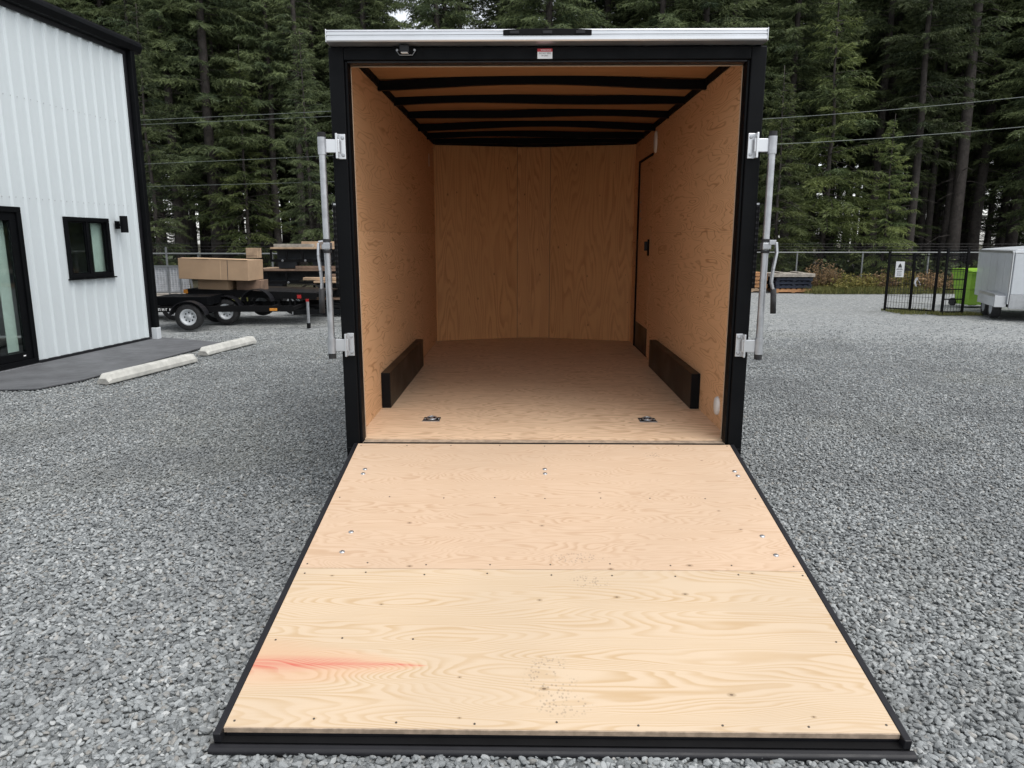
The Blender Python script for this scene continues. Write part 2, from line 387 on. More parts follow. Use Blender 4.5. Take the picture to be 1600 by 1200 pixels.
    mm = N.new('ShaderNodeMath'); mm.operation = 'MULTIPLY'; L.new(ms.outputs[0], mm.inputs[0]); L.new(mr2.outputs[0], mm.inputs[1])
    L.new(mm.outputs[0], ip.inputs['Scale'])
    rz = N.new('FunctionNodeRandomValue'); rz.data_type = 'FLOAT_VECTOR'; rz.inputs[0].default_value = (0, 0, -.006); rz.inputs[1].default_value = (0, 0, .014); rz.inputs['Seed'].default_value = 21
    ti = N.new('GeometryNodeTranslateInstances'); L.new(ip.outputs[0], ti.inputs[0]); L.new(rz.outputs[0], ti.inputs['Translation']); ti.inputs['Local Space'].default_value = False
    L.new(ti.outputs[0], go.inputs[0])
    md = o.modifiers.new('scatter', 'NODES'); md.node_group = g
    tag(o, 'loose grey gravel stones covering the yard around the ramp', 'gravel', kind='stuff')
gravel()

# ------------------------------------------------------------------ the open cargo trailer (subject)
TR = empty('cargo_trailer', (0, .013, .018), 0, R(.46))
tag(TR, 'black enclosed cargo trailer with its rear ramp door lowered onto the gravel', 'trailer')
WI, WO, NC, NX, ZF, ZT = 1.115, 1.15, 4.24, .19, .42, 2.605      # inner/outer half width, nose corner y, nose flat half, floor, wall top
NY = 4.53
def arch(x): return .02 * (1 - (x / WI) ** 2)
# floor sheets (two plywood sheets meeting across the floor)
def floor_poly(y0, y1): return [(-WI, y0), (WI, y0), (WI, y1), (-WI, y1)]
for k, poly in enumerate([[(-WI, .075), (WI, .075), (WI, 1.22), (-WI, 1.22)], [(-WI, 1.223), (WI, 1.223), (WI, 2.44), (-WI, 2.44)],
                          [(-WI, 2.443), (WI, 2.443), (WI, NC), (NX, NY), (-NX, NY), (-WI, NC)]]):
    MB().prism([(x, y, ZF - .02) for x, y in poly], (0, 0, .02 - .0007 * k)).build('floor_sheet', 'ply_floor', TR)
MB().box(-1.066, 1.066, .004, .073, ZF - .03, ZF - .006).build('threshold', 'ply_edge', TR, bevel=.002)
MB().box(-1.066, 1.066, .0, .0035, ZF - .05, ZF - .008).build('sill_edge', 'black_trim', TR)
# wall lining sheets
for s, nm_low, nm_up in ((-1, 'ply_wall_low', 'ply_wall_up'), (1, 'ply_wall_right', 'ply_wall_right')):
    xa, xb = sorted((s * WI, s * (WI + .009)))
    if s < 0:
        cells = [(.06, NC, ZF, 1.6393, nm_low), (.06, NC, 1.6403, ZT, nm_up)]
    else:       # the right wall leaves the opening of the side door
        cells = [(.06, 3.08, ZF, 1.6393, nm_low), (.06, 3.08, 1.6403, ZT, nm_up), (3.08, NC, 2.39, ZT, nm_up), (3.89, NC, ZF, 2.39, nm_up)]
    for y0, y1, z0, z1, mt in cells:
        MB().box(xa, xb, y0, y1, z0, z1).build('wall_sheet', mt, TR)
    # outer skin and top rail
    xa, xb = sorted((s * (WO - .004), s * WO))
    b = MB(); b.box(xa, xb, .101, .84, .36, .70); b.box(xa, xb, 2.59, NC, .36, .70); b.box(xa, xb, .101, NC, .70, 2.65); b.build('outer_skin', 'black_paint', TR)
    xa, xb = sorted((s * (WI - .014), s * (WI - .001)))
    MB().box(xa, xb, .11, NC - .02, ZT - .004, ZT + .045).build('top_rail', 'black_matte', TR)
# nose
def nose(a, bpt, name, mat, z0, z1, th, off=0.0):
    a = Vector((*a, z0)); q = Vector((*bpt, z0)); n = (q - a).cross(Vector((0, 0, 1))).normalized()
    if n.y < 0: n = -n
    a += n * off; q += n * off
    return MB().prism([a, q, q + n * th, a + n * th], (0, 0, z1 - z0)).build(name, mat, TR)
nose((-WI + .002, NC), (-NX - .0004, NY), 'nose_panel', 'ply_nose', ZF, ZT, .01)
nose((-NX + .0004, NY + .001), (NX - .0004, NY + .001), 'nose_panel', 'ply_nose', ZF, ZT, .01)
nose((NX + .0004, NY), (WI - .002, NC), 'nose_panel', 'ply_nose', ZF, ZT, .01)
for xx in (-NX, NX): MB().box(xx - .0025, xx + .0025, NY - .003, NY + .001, ZF + .001, ZT).build('panel_seam', 'lumber_dark', TR)
for s in (-1, 1):
    xa, xb = sorted((s * (WI - .02), s * (WI - .001))); MB().box(xa, xb, NC - .022, NC - .004, ZF + .001, ZT).build('corner_batten', 'ply_nose', TR)
nose((-WO, NC + .004), (-NX, NY + .004), 'outer_skin', 'black_paint', .36, 2.65, .01, .02)
nose((-NX, NY), (NX, NY), 'outer_skin', 'black_paint', .36, 2.65, .01, .024)
nose((NX, NY + .004), (WO, NC + .004), 'outer_skin', 'black_paint', .36, 2.65, .01, .02)
# roof: luan lining, bows, roof skin
def roof_sheet(name, mat, z, y0, y1, half, th):
    xs = np.linspace(-half, half, 17); b = MB(); n = len(xs)
    for y in (y0, y1):
        for dz in (0, th):
            b.v += [(x, y, z + arch(x * WI / half) + dz) for x in xs]
    for k in range(n - 1):
        b.f += [(k, k + 1, 2 * n + k + 1, 2 * n + k), (n + k, n + k + 1, 3 * n + k + 1, 3 * n + k), (k, k + 1, n + k + 1, n + k), (2 * n + k, 2 * n + k + 1, 3 * n + k + 1, 3 * n + k)]
    return b.build(name, mat, TR)
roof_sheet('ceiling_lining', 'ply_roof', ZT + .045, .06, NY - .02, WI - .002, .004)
roof_sheet('roof_skin', 'white_paint', ZT + .052, .05, NC, WO, .004)
b = MB(); z = ZT + .052
b.prism([(-WO, NC, z), (WO, NC, z), (NX, NY + .03, z), (-NX, NY + .03, z)], (0, 0, .02)); b.build('roof_skin', 'white_paint', TR)
for k in range(1, 7):
    y = .47 + .645 * k; b = MB(); xs = np.linspace(-WI + .002, WI - .002, 25); rng = random.Random(k)
    if y > NC: y = NC - .05
    half = .019
    for sx_ in (-half, half):
        for zz in (-.004, .045):
            b.v += [(x, y + sx_, ZT + arch(x) + zz - .0 + .010 * math.sin(3.1 * x + k * 1.9) - (.012 if zz < 0 else 0)) for x in xs]
    n = len(xs)
    for i in range(n - 1):
        for a_, c_ in ((0, 1), (1, 3), (3, 2), (2, 0)): b.f.append((a_ * n + i, a_ * n + i + 1, c_ * n + i + 1, c_ * n + i))
    b.build('roof_bow', 'black_paint', TR)
b = MB()
for s in (-1, 1): b.bar((s * WI * .98, NC - .03, ZT + .02), (s * NX, NY - .03, ZT + .03), .03, .06)
b.bar((-NX, NY - .03, ZT + .03), (NX, NY - .03, ZT + .03), .03, .06); b.build('nose_rail', 'black_matte', TR)
# rear frame
for s in (-1, 1):
    xa, xb = sorted((s * 1.081, s * 1.162)); MB().box(xa, xb, 0, .10, .06, 2.592).build('corner_post', 'black_paint', TR, bevel=.006)
    xa, xb = sorted((s * 1.067, s * 1.0805)); MB().box(xa, xb, .016, .10, ZF - .02, 2.525).build('door_jamb', 'black_paint', TR, bevel=.003)
    xa, xb = sorted((s * 1.0645, s * 1.069)); MB().box(xa, xb, .1005, .108, ZF + .002, 2.514).build('lining_edge', 'ply_ramp_up', TR)
    xa, xb = sorted((s * 1.069, s * 1.114)); MB().box(xa, xb, .1005, .106, ZF + .002, 2.514).build('post_back', 'black_matte', TR)
    # welded joint at the floor height
    xa, xb = sorted((s * 1.083, s * 1.16)); MB().box(xa, xb, -.002, .003, ZF - .038, ZF - .034).build('weld_seam', 'black_trim', TR)
MB().box(-1.0805, 1.0805, 0, .10, 2.5265, 2.592).build('header', 'black_paint', TR, bevel=.005)
MB().box(-1.0665, 1.0665, .018, .10, 2.517, 2.526).build('header_lip', 'black_trim', TR, bevel=.002)
MB().box(-1.064, 1.064, .1005, .107, 2.5125, 2.517).build('lining_edge', 'ply_ramp_up', TR)
MB().box(-1.114, 1.114, .1005, .106, 2.517, 2.64).build('header_back', 'black_matte', TR)
MB().box(-1.065, 1.065, .004, .10, .10, ZF - .052).build('rear_crossmember', 'black_paint', TR, bevel=.004)
# aluminium roof cap: ribbed profile swept across
prof = [(.0, 2.596), (-.088, 2.596), (-.094, 2.602), (-.094, 2.617), (-.087, 2.620), (-.087, 2.627), (-.093, 2.629), (-.093, 2.636), (-.085, 2.639), (-.085, 2.645), (-.090, 2.647), (-.088, 2.654), (.10, 2.668), (.10, 2.60)]
MB().prism([(-1.143, y, z) for y, z in prof], (2.271, 0, 0)).build('roof_cap', 'aluminium', TR)
cap_ends = []
for s in (-1, 1):
    xa, xb = ((-1.149, -1.1435) if s < 0 else (1.1285, 1.134)); MB().box(xa, xb, -.096, .10, 2.593, 2.657).build('cap_end', 'aluminium', TR, bevel=.003)
# identification light bar on the cap
lb = MB(); xs = np.linspace(-.228, .228, 13)
top = [(x, -.097, 2.649 + .006 * (1 - (x / .228) ** 2)) for x in xs]
lb.prism([(-.228, -.097, 2.624)] + [(.228, -.097, 2.624)] + top[::-1], (0, .012, 0)); lbo = lb.build('light_bar', 'black_matte', TR, bevel=.002)
for x in (-.17, 0, .17):
    MB().box(x - .024, x + .024, -.1005, -.0972, 2.629, 2.643).build('lens', 'black_trim', lbo, bevel=.002)
# loading light under the cap, left of centre
cx_ = -.745
hexp = [(cx_ - .052, 2.573), (cx_ - .034, 2.548), (cx_ + .034, 2.548), (cx_ + .052, 2.573), (cx_ + .034, 2.592), (cx_ - .034, 2.592)]
ll = MB().prism([(x, -.012, z) for x, z in hexp], (0, .014, 0)).build('loading_light', 'black_matte', TR, bevel=.002)
MB().box(cx_ - .030, cx_ + .022, -.05, -.0125, 2.556, 2.594).build('lamp_head', 'black_trim', ll, bevel=.006)
MB().box(cx_ - .022, cx_ + .014, -.046, -.016, 2.5535, 2.5558).build('lens', 'white_plastic', ll)
hb = MB(); loop = [Vector((x, -.0135, z)) for x, z in hexp[:4]]; hb.tube(loop, .0022, 6); hb.build('rim', 'galvanised', ll)
for s in (-1, 1): MB().lathe([(.0001, -.018), (.006, -.017), (.0065, -.012)], (cx_ + s * .046, 0, 2.573), 'y', 10).build('bolt', 'galvanised', ll)
# warning sticker
st = MB().box(-.049, .030, -.0016, -.0005, 2.530, 2.580).build('warning_sticker', 'decal_white', TR)
MB().box(-.049, .030, -.0022, -.0017, 2.5645, 2.580).build('sticker_band', 'decal_red', st)
def text(body, size, loc, rot, mat, parent, name='lettering', sx=1.0, align='CENTER'):
    cu = bpy.data.curves.new(name, 'FONT'); cu.body = body; cu.size = size; cu.align_x = align; cu.align_y = 'CENTER'; cu.resolution_u = 2
    tmp = bpy.data.objects.new('tmp', cu); col.objects.link(tmp)
    dg = bpy.context.evaluated_depsgraph_get(); me = bpy.data.meshes.new_from_object(tmp.evaluated_get(dg)); bpy.data.objects.remove(tmp)
    o = link(name, me, mat, parent, loc=loc, rot=rot); o.scale = (sx, 1, 1); return o
text('WARNING', .012, (-.0045, -.0026, 2.5722), (R(90), 0, 0), 'decal_white', st, sx=.95)
text('DO NOT RIDE', .0105, (-.0095, -.0026, 2.5565), (R(90), 0, 0), 'decal_black', st, sx=.92)
text('IN UNIT', .0105, (-.0095, -.0026, 2.5445), (R(90), 0, 0), 'decal_black', st, sx=.92)
# wheel boxes
for s in (-1, 1):
    xa, xb = sorted((s * 1.05, s * (WI - .001))); w = MB().box(xa, xb, .86, 2.57, ZF + .001, .672).build('wheel_box', 'brown_black', TR, bevel=.004)
    xa, xb = sorted((s * 1.052, s * (WI - .004))); MB().box(xa, xb, .857, .8597, ZF + .003, .669).build('end_plate', 'black_matte', w)
# recessed floor rings
for x in (-.723, .70):
    pan = MB(); pan.box(x - .055, x + .055, .49, .59, ZF + .0005, ZF + .0025); pan.box(x - .055, x + .055, .49, .496, ZF + .0025, ZF + .006)
    po = pan.build('tie_down_pan', 'black_trim', TR)
    MB().box(x - .058, x + .058, .480, .4895, ZF + .0005, ZF + .004).build('pan_lip', 'galvanised', po)
    ring = [(x + .030 * math.cos(a), .54 + .030 * math.sin(a), ZF + .010 + .004 * math.sin(a)) for a in np.linspace(0, 2 * PI, 21)]
    MB().tube(ring, .0055, 8, False).build('ring', 'galvanised', po, True)
    MB().lathe([(.0001, .012), (.012, .011), (.017, .004)], (x, .54, ZF), 'z', 16).build('dome', 'galvanised', po, True)
    for sx_ in (-1, 1): MB().lathe([(.0001, .0075), (.005, .007), (.006, .0025)], (x + sx_ * .045, .54, ZF), 'z', 8).build('bolt', 'galvanised', po)
# side door in the right wall
door = MB().box(WI + .001, WI + .009, 3.10, 3.860, ZF + .012, 2.365).build('side_door', 'ply_wall_right', TR)
MB().box(WI + .010, WI + .02, 3.06, 3.91, ZF - .01, 2.41).build('door_rebate', 'black_matte', TR)
MB().box(WI - .016, WI + .009, 3.866, 3.884, ZF + .004, 2.385).build('door_seal', 'black_matte', TR)
MB().box(WI - .012, WI + .009, 3.10, 3.866, 2.369, 2.385).build('door_seal', 'black_matte', TR)
MB().box(WI - .004, WI + .0005, 3.12, 3.85, ZF + .015, .70).build('kick_plate', 'brown_black', door)
hd = MB(); hd.box(WI - .012, WI + .0005, 3.15, 3.20, 1.42, 1.58); hd.build('latch_plate', 'black_matte', door, bevel=.004)
MB().bar((WI - .03, 3.175, 1.47), (WI - .03, 3.175, 1.56), .018, .03).build('door_handle', 'black_trim', door, bevel=.004)
for zz in (1.78, 1.86, 1.95): MB().box(WI - .003, WI + .0005, 3.74, 3.77, zz, zz + .02).build('hinge_screw', 'galvanised', door)
# white oval vents on the right wall
for y, z, hy, hz in ((.385, .555, .05, .06), (2.97, 2.47, .055, .10)):
    b = MB(); n = 24
    for sc, dx in ((1, 0.0), (1, -.006), (.9, -.016), (.5, -.020)):
        b.v += [(WI + dx, y + hy * sc * math.cos(2 * PI * k / n), z + hz * sc * math.sin(2 * PI * k / n)) for k in range(n)]
    for r_ in range(3): b.f += [(r_ * n + k, r_ * n + (k + 1) % n, (r_ + 1) * n + (k + 1) % n, (r_ + 1) * n + k) for k in range(n)]
    b.f.append(tuple(3 * n + k for k in range(n))); b.build('wall_vent', 'white_plastic', TR, True)
b = MB(); b.box(-WI, -WI + .002, 3.8, 3.83, 2.33, 2.46); b.build('wall_tag', 'decal_white', TR)
# lock bars either side
def lock_bar(s):
    x = s * 1.207; y = -.045
    rod = MB().tube([(x, y, .945), (x, y, 2.13)], .0185, 16).build('lock_bar', 'galvanised', TR); smooth_by_angle(rod)
    for z0, z1 in ((.925, .955), (2.12, 2.155)): 
        o = MB().tube([(x, y, z0), (x, y, z1)], .0215, 16).build('end_cap', 'rubber', rod); smooth_by_angle(o)
    for z in (1.0, 2.085):
        sl = MB().tube([(x, y, z - .045), (x, y, z + .045)], .0235, 16).build('sleeve', 'galvanised', rod); smooth_by_angle(sl)
        MB().bar((x - s * .018, y + .006, z), (s * 1.115, y + .012, z), .014, .07, (0, 0, 1)).build('bracket_arm', 'aluminium', rod, bevel=.003)
        pl = MB(); xa, xb = sorted((s * 1.088, s * 1.128)); pl.box(xa, xb, -.010, -.0005, z - .066, z + .066)
        xa, xb = sorted((s * 1.122, s * 1.134)); pl.box(xa, xb, -.05, -.0105, z - .066, z + .066); pl.build('bracket_plate', 'aluminium', rod, bevel=.003)
        for dz in (-.045, .045): MB().lathe([(.0001, -.019), (.009, -.018), (.010, -.0105)], (s * 1.104, 0, z + dz), 'y', 10).build('bolt', 'galvanised', rod)
    for z in (1.525, 1.585):
        o = MB().tube([(x, y, z - .008), (x, y, z + .008)], .024, 16).build('collar', 'rubber', rod); smooth_by_angle(o)
    MB().box(x - .024, x + .024, y - .03, y + .02, 1.537, 1.573).build('clamp', 'galvanised', rod, bevel=.004)
    if s > 0: pts = [(x + .01, y - .03, 1.575), (x + .045, y - .035, 1.575), (x + .05, y - .04, 1.52), (x + .035, y - .045, 1.43), (x + .03, y - .045, 1.36), (x + .048, y - .045, 1.30)]; grip = [(x + .045, y - .045, 1.325), (x + .052, y - .045, 1.19)]
    else: pts = [(x - .012, y - .03, 1.575), (x - .036, y - .035, 1.57), (x - .036, y - .05, 1.50), (x - .026, y - .06, 1.42), (x - .022, y - .06, 1.36), (x - .026, y - .06, 1.31)]; grip = [(x - .026, y - .06, 1.325), (x - .028, y - .06, 1.19)]
    hb_ = MB()
    for a, c in zip(pts[:-1], pts[1:]): hb_.bar(a, c, .026, .012, (1, 0, 0))
    h_ = hb_.build('handle', 'galvanised', rod, bevel=.002)
    MB().tube(grip, .0155, 10).build('grip', 'rubber', rod, True)
for s in (-1, 1): lock_bar(s)
# strip tail lights
for s in (-1, 1):
    xa, xb = sorted((s * 1.1565, s * 1.178)); tl = MB().box(xa, xb, -.004, .05, 1.32, 1.79).build('tail_light', 'black_matte', TR, bevel=.005)
    for k in range(15):
        for c in range(2):
            xc = s * (1.162 + .010 * c); MB().box(xc - .003, xc + .003, -.0075, -.0042, 1.345 + .03 * k, 1.357 + .03 * k).build('diode', 'black_trim', tl)
    xa, xb = sorted((s * 1.158, s * 1.172)); MB().box(xa, xb, -.006, -.0042, 1.776, 1.786).build('screw', 'galvanised', tl)
# running gear (out of sight from the rear)
for s in (-1, 1):
    f = MB()
    poly = [(s * 1.152, y, z) for y, z in ((.80, .38), (.92, .72), (1.05, .78), (2.38, .78), (2.51, .72), (2.63, .38), (2.58, .38), (2.47, .69), (2.36, .745), (1.07, .745), (.96, .69), (.85, .38))]
    f.prism(poly, (s * .115, 0, 0)).build('fender', 'black_paint', TR)
    for y in (1.3, 2.12):
        prof_t = [(.20, -.09), (.30, -.095), (.335, -.07), (.335, .07), (.30, .095), (.20, .09)]
        w = MB().lathe(prof_t, (s * 1.16, y, .335), 'x', 28).build('wheel', 'rubber', TR, True)
        MB().lathe([(.0001, s * .05), (.06, s * .06), (.10, s * .03), (.17, s * .04), (.20, s * .085), (.20, -s * .085)], (s * 1.16, y, .335), 'x', 28).build('rim', 'white_paint', w, True)
    xa, xb = sorted((s * .90, s * .99)); MB().box(xa, xb, .101, NC, .26, .395).build('chassis_rail', 'black_paint', TR)
MB().box(-.05, .05, NY, NY + 1.3, .28, .38).build('tongue', 'black_paint', TR)
MB().tube([(.0, NY + 1.0, .0), (.0, NY + 1.0, .85)], .035, 12).build('tongue_jack', 'black_paint', TR)
# ramp door
ra = math.atan2(.365, 2.028)
rf = MB(); LN = 2.075
for s in (-1, 1):
    xa, xb = sorted((s * 1.0895, s * 1.114)); rf.box(xa, xb, -LN - .03, -.004, -.055, .0035)
rf.box(-1.089, 1.089, -LN, -.004, -.058, -.019)
ramp = rf.build('ramp_door', 'black_trim', TR, bevel=.003, loc=(0, -.004, ZF - .008), rot=(ra, 0, 0))
MB().box(-1.0885, 1.0885, -1.2195, -.008, -.018, .002).build('plywood_sheet', 'ply_ramp_up', ramp)
MB().box(-1.0885, 1.0885, -LN + .002, -1.2215, -.018, .0015).build('plywood_sheet', 'ply_ramp_low', ramp)
MB().box(-1.0885, 1.0885, -LN - .002, -LN + .0015, -.018, .0008).build('sheet_edge', 'ply_edge', ramp)
MB().box(-1.112, 1.112, -LN - .030, -LN - .003, -.060, -.030).build('edge_channel', 'black_matte', ramp)
fp = [(-LN - .030, -.034), (-LN - .038, -.031), (-LN - .050, -.032), (-LN - .060, -.038), (-LN - .063, -.050), (-LN - .030, -.060)]
MB().prism([(-1.125, y, z) for y, z in fp], (2.25, 0, 0)).build('flap', 'black_trim', ramp, bevel=.004)
b = MB()
for k in range(7): b.box(-.9 + .3 * k - .012, -.9 + .3 * k + .012, -LN - .058, -LN - .04, -.0625, -.058)
b.build('flap_pad', 'rubber', ramp)
hg = MB().tube([(-1.06, .004, -.004), (1.06, .004, -.004)], .0085, 12).build('hinge', 'black_matte', ramp, True)
def ramp_px(x, y):                 # position on the ramp read off the photograph's measurements
    return x, y
for x, y in ((-.985, -.325), (-.985, -.375), (0.0, -.315), (0.0, -.365), (1.03, -.33), (1.035, -.38), (-.925, -.94), (-.93, -1.10), (.99, -.955), (1.005, -1.105)):
    bo = MB().lathe([(.0001, .0072), (.006, .0068), (.0115, .0045), (.0125, .0022)], (x, y, 0), 'z', 12).build('bolt_head', 'galvanised', ramp, True)
    MB().lathe([(.0001, .0085), (.0035, .008), (.0038, .006)], (x, y, 0), 'z', 8).build('bolt_core', 'screw', bo)
sm_ = MB().lathe([(.0001, .0028), (.0035, .0026), (.0042, .0012)], (0, 0, 0), 'z', 8).mesh('screw'); sm_.materials.append(M['screw'])
rng = random.Random(4)
for row in (-.03, -.62, -1.185, -1.255, -1.66, -2.045):
    for k in range(9):
        x = -1.06 + .265 * k + rng.uniform(-.012, .012)
        if row in (-.62, -1.66) and k not in (0, 8) and rng.random() < .45: continue
        link('screw', sm_, None, ramp, loc=(x, row + rng.uniform(-.008, .008), .0009))

# ------------------------------------------------------------------ the white metal building
BA = R(5.5)
BL = empty('metal_building', (-6.36, 7.91, 0), -BA)       # local -Y runs along the wall towards the camera, +X faces the yard
tag(BL, 'white ribbed metal building with black trim, glass door and small window', 'building')
RIB = .2285
rngb = random.Random(2)
def rib_profile(s0, s1):
    """outline of the ribbed sheet between distances s0..s1 from the corner: list of (s, x)"""
    pts = [(s0, None)]
    k = math.floor(s0 / RIB) - 1
    while k * RIB < s1 + RIB:
        c = k * RIB + RIB / 2
        for ds, x in ((-.040, 0), (-.020, .026), (.020, .026), (.040, 0)): pts.append((c + ds, x))
        for ds in (-.014 + RIB / 2, .014 + RIB / 2): pts.append((c + ds - .0, .004)); 
        k += 1
    ps = sorted([p for p in pts if p[1] is not None])
    def at(s):
        for (a, xa), (b_, xb) in zip(ps[:-1], ps[1:]):
            if a <= s <= b_: return xa + (xb - xa) * (s - a) / max(1e-6, b_ - a)
        return 0
    return [(s0, at(s0))] + [p for p in ps if s0 < p[0] < s1] + [(s1, at(s1))]
def sheet(s0, s1, z0, z1):
    b = MB(); pr = rib_profile(s0, s1); n = len(pr)
    for z in (z0, z1): b.v += [(x, -s, z) for s, x in pr]
    for z in (z0, z1): b.v += [(-.004, -s, z) for s, x in pr]
    for i in range(n - 1): b.f += [(i, i + 1, n + i + 1, n + i), (2 * n + i, 2 * n + i + 1, 3 * n + i + 1, 3 * n + i)]
    return b.build('wall_sheet', 'white_steel', BL)
WIN = (.85, 1.77, 1.10, 1.94); DOOR = (2.57, 4.45, .02, 2.04)
EAVE = 4.62
edges = [.06, .914, 1.828, 2.742, 3.656, 4.57, 5.484, 6.398, 7.3]
for a, c in zip(edges[:-1], edges[1:]):
    cuts = sorted({a, c, *[e for e in (WIN[0], WIN[1], DOOR[0], DOOR[1]) if a < e < c]})
    for p, q in zip(cuts[:-1], cuts[1:]):
        mid = (p + q) / 2
        if WIN[0] < mid < WIN[1]: sheet(p, q, .05, WIN[2]); sheet(p, q, WIN[3], EAVE)
        elif DOOR[0] < mid < DOOR[1]: sheet(p, q, DOOR[3], EAVE)
        else: sheet(p, q, .05, EAVE)
# screw rows
sc_ = MB().lathe([(.0001, .007), (.004, .0065), (.0075, .002)], (0, 0, 0), 'x', 8).mesh('screw'); sc_.materials.append(M['galvanised'])
for z in (3.42, 2.16):
    for k in range(1, 19):
        for d in (-.055, .055):
            link('screw', sc_, None, BL, loc=(.003, -(k * RIB + RIB / 2 + d), z + rngb.uniform(-.006, .006)))
# shell: end wall, back, floor of the room, far gable
MB().box(-9.0, -.02, -.05, .0, .03, EAVE).build('end_wall', 'white_steel', BL)
MB().box(-9.0, -8.95, -7.3, -.06, .03, EAVE).build('back_wall', 'white_steel', BL)
MB().box(-9.0, -.02, -7.35, -7.302, .03, EAVE).build('end_wall', 'white_steel', BL)
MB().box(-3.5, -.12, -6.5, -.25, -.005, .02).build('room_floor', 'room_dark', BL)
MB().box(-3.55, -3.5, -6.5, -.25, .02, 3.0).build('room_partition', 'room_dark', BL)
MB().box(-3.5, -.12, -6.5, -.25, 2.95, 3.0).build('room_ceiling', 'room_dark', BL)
# lining just inside the cladding, leaving the openings
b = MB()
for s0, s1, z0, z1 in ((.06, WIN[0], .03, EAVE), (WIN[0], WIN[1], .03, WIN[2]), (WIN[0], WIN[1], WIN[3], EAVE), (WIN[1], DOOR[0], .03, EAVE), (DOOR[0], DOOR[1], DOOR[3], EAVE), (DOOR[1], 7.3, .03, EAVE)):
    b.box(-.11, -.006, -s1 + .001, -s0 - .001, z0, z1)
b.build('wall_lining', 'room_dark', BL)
# roof, fascia and gutter
rp = MB()
for z in (0, .05):
    rp.v += [(.14, .22, EAVE + .03 + z), (.14, -7.5, EAVE + .03 + z), (-4.5, -7.5, EAVE + .9 + z), (-4.5, .22, EAVE + .9 + z), (-9.1, .22, EAVE + z), (-9.1, -7.5, EAVE + z)]
rp.f += [(0, 1, 2, 3), (3, 2, 5, 4), (6, 9, 8, 7), (9, 10, 11, 8), (0, 3, 9, 6), (3, 4, 10, 9), (1, 7, 8, 2), (2, 8, 11, 5), (0, 6, 7, 1), (4, 5, 11, 10)]
rp.build('roof', 'black_trim', BL)
gb = MB()
for y in (-.001, -7.351):
    gb.prism([(-9, y, EAVE), (-.02, y, EAVE), (-4.5, y, EAVE + .86)], (0, -.03 if y > -1 else .03, 0))
gb.build('gable', 'white_steel', BL)
gt = [(.045, EAVE - .10), (.045, EAVE + .06), (.145, EAVE + .06), (.165, EAVE - .005), (.125, EAVE - .085)]
MB().prism([(x, .24, z) for x, z in gt], (0, -7.8, 0)).build('gutter', 'black_paint', BL, bevel=.008)
MB().prism([(.0285, -.0, EAVE - .16), (.0285, -.0, EAVE - .01), (.042, -.0, EAVE - .01), (.042, -.0, EAVE - .16)], (0, -7.3, 0)).build('fascia_trim', 'black_trim', BL)
MB().box(-.02, .034, -.075, .012, .04, EAVE - .10).build('corner_trim', 'black_trim', BL, bevel=.004)
dsp = MB().box(.036, .125, -.02, .075, .20, EAVE - .09).build('downspout', 'black_paint', BL, bevel=.01)
MB().box(.030, .135, -.03, .085, .0, .20).build('spout_boot', 'white_paint', BL, bevel=.01)
MB().box(-.012, .036, -2.56, -.076, .012, .05).build('base_trim', 'black_trim', BL, bevel=.004)
MB().box(-.012, .036, -7.3, -4.46, .012, .05).build('base_trim', 'black_trim', BL, bevel=.004)
# window
def frame_rect(b, s0, s1, z0, z1, w, x0, x1):
    b.box(x0, x1, -s1, -s0, z0, z0 + w); b.box(x0, x1, -s1, -s0, z1 - w, z1)
    b.box(x0, x1, -s1, -s1 + w, z0 + w, z1 - w); b.box(x0, x1, -s0 - w, -s0, z0 + w, z1 - w); return b
w = frame_rect(MB(), WIN[0] - .01, WIN[1] + .01, WIN[2] - .01, WIN[3] + .01, .055, -.05, .040).build('window', 'black_paint', BL, bevel=.004)
ms = (WIN[0] + WIN[1]) / 2
MB().box(-.03, .022, -ms - .028, -ms + .028, WIN[2] + .045, WIN[3] - .045).build('mullion', 'black_paint', w, bevel=.003)
for s0, s1 in ((WIN[0] + .046, ms - .029), (ms + .029, WIN[1] - .046)):
    MB().box(-.012, -.006, -s1, -s0, WIN[2] + .046, WIN[3] - .046).build('pane', 'glass', w)
    frame_rect(MB(), s0, s1, WIN[2] + .046, WIN[3] - .046, .02, -.02, .006).build('sash', 'black_paint', w)
MB().box(-.09, -.085, -1.10, -.86, WIN[2] + .03, WIN[3] - .03).build('curtain', 'curtain', w)
MB().box(-.045, .07, -WIN[1] - .03, -WIN[0] + .03, WIN[2] - .030, WIN[2] - .012).build('sill', 'black_paint', w)
# glass door
d = frame_rect(MB(), DOOR[0], DOOR[1], DOOR[2], DOOR[3], .07, -.06, .045).build('glass_door', 'black_paint', BL, bevel=.005)
ms = 3.51
frame_rect(MB(), DOOR[0] + .072, ms, DOOR[2] + .072, DOOR[3] - .072, .10, -.03, .018).build('door_leaf', 'black_paint', d, bevel=.004)
frame_rect(MB(), ms + .003, DOOR[1] - .072, DOOR[2] + .072, DOOR[3] - .072, .10, -.03, .018).build('door_leaf', 'black_paint', d, bevel=.004)
for s0, s1 in ((DOOR[0] + .173, ms - .101), (ms + .104, DOOR[1] - .173)):
    MB().box(-.012, -.006, -s1, -s0, DOOR[2] + .173, DOOR[3] - .173).build('pane', 'glass', d)
MB().box(-.012, .07, -DOOR[1], -DOOR[0], -.004, .0185).build('door_sill', 'aluminium', d)
MB().box(-.09, -.085, -2.92, -2.74, .2, 1.9).build('curtain', 'curtain', d)
MB().tube([(.055, -3.42, .9), (.055, -3.42, 1.25)], .012, 8).build('door_handle', 'black_trim', d)
MB().box(.019, .022, -2.80, -2.76, .14, .155).build('door_tag', 'decal_white', d)
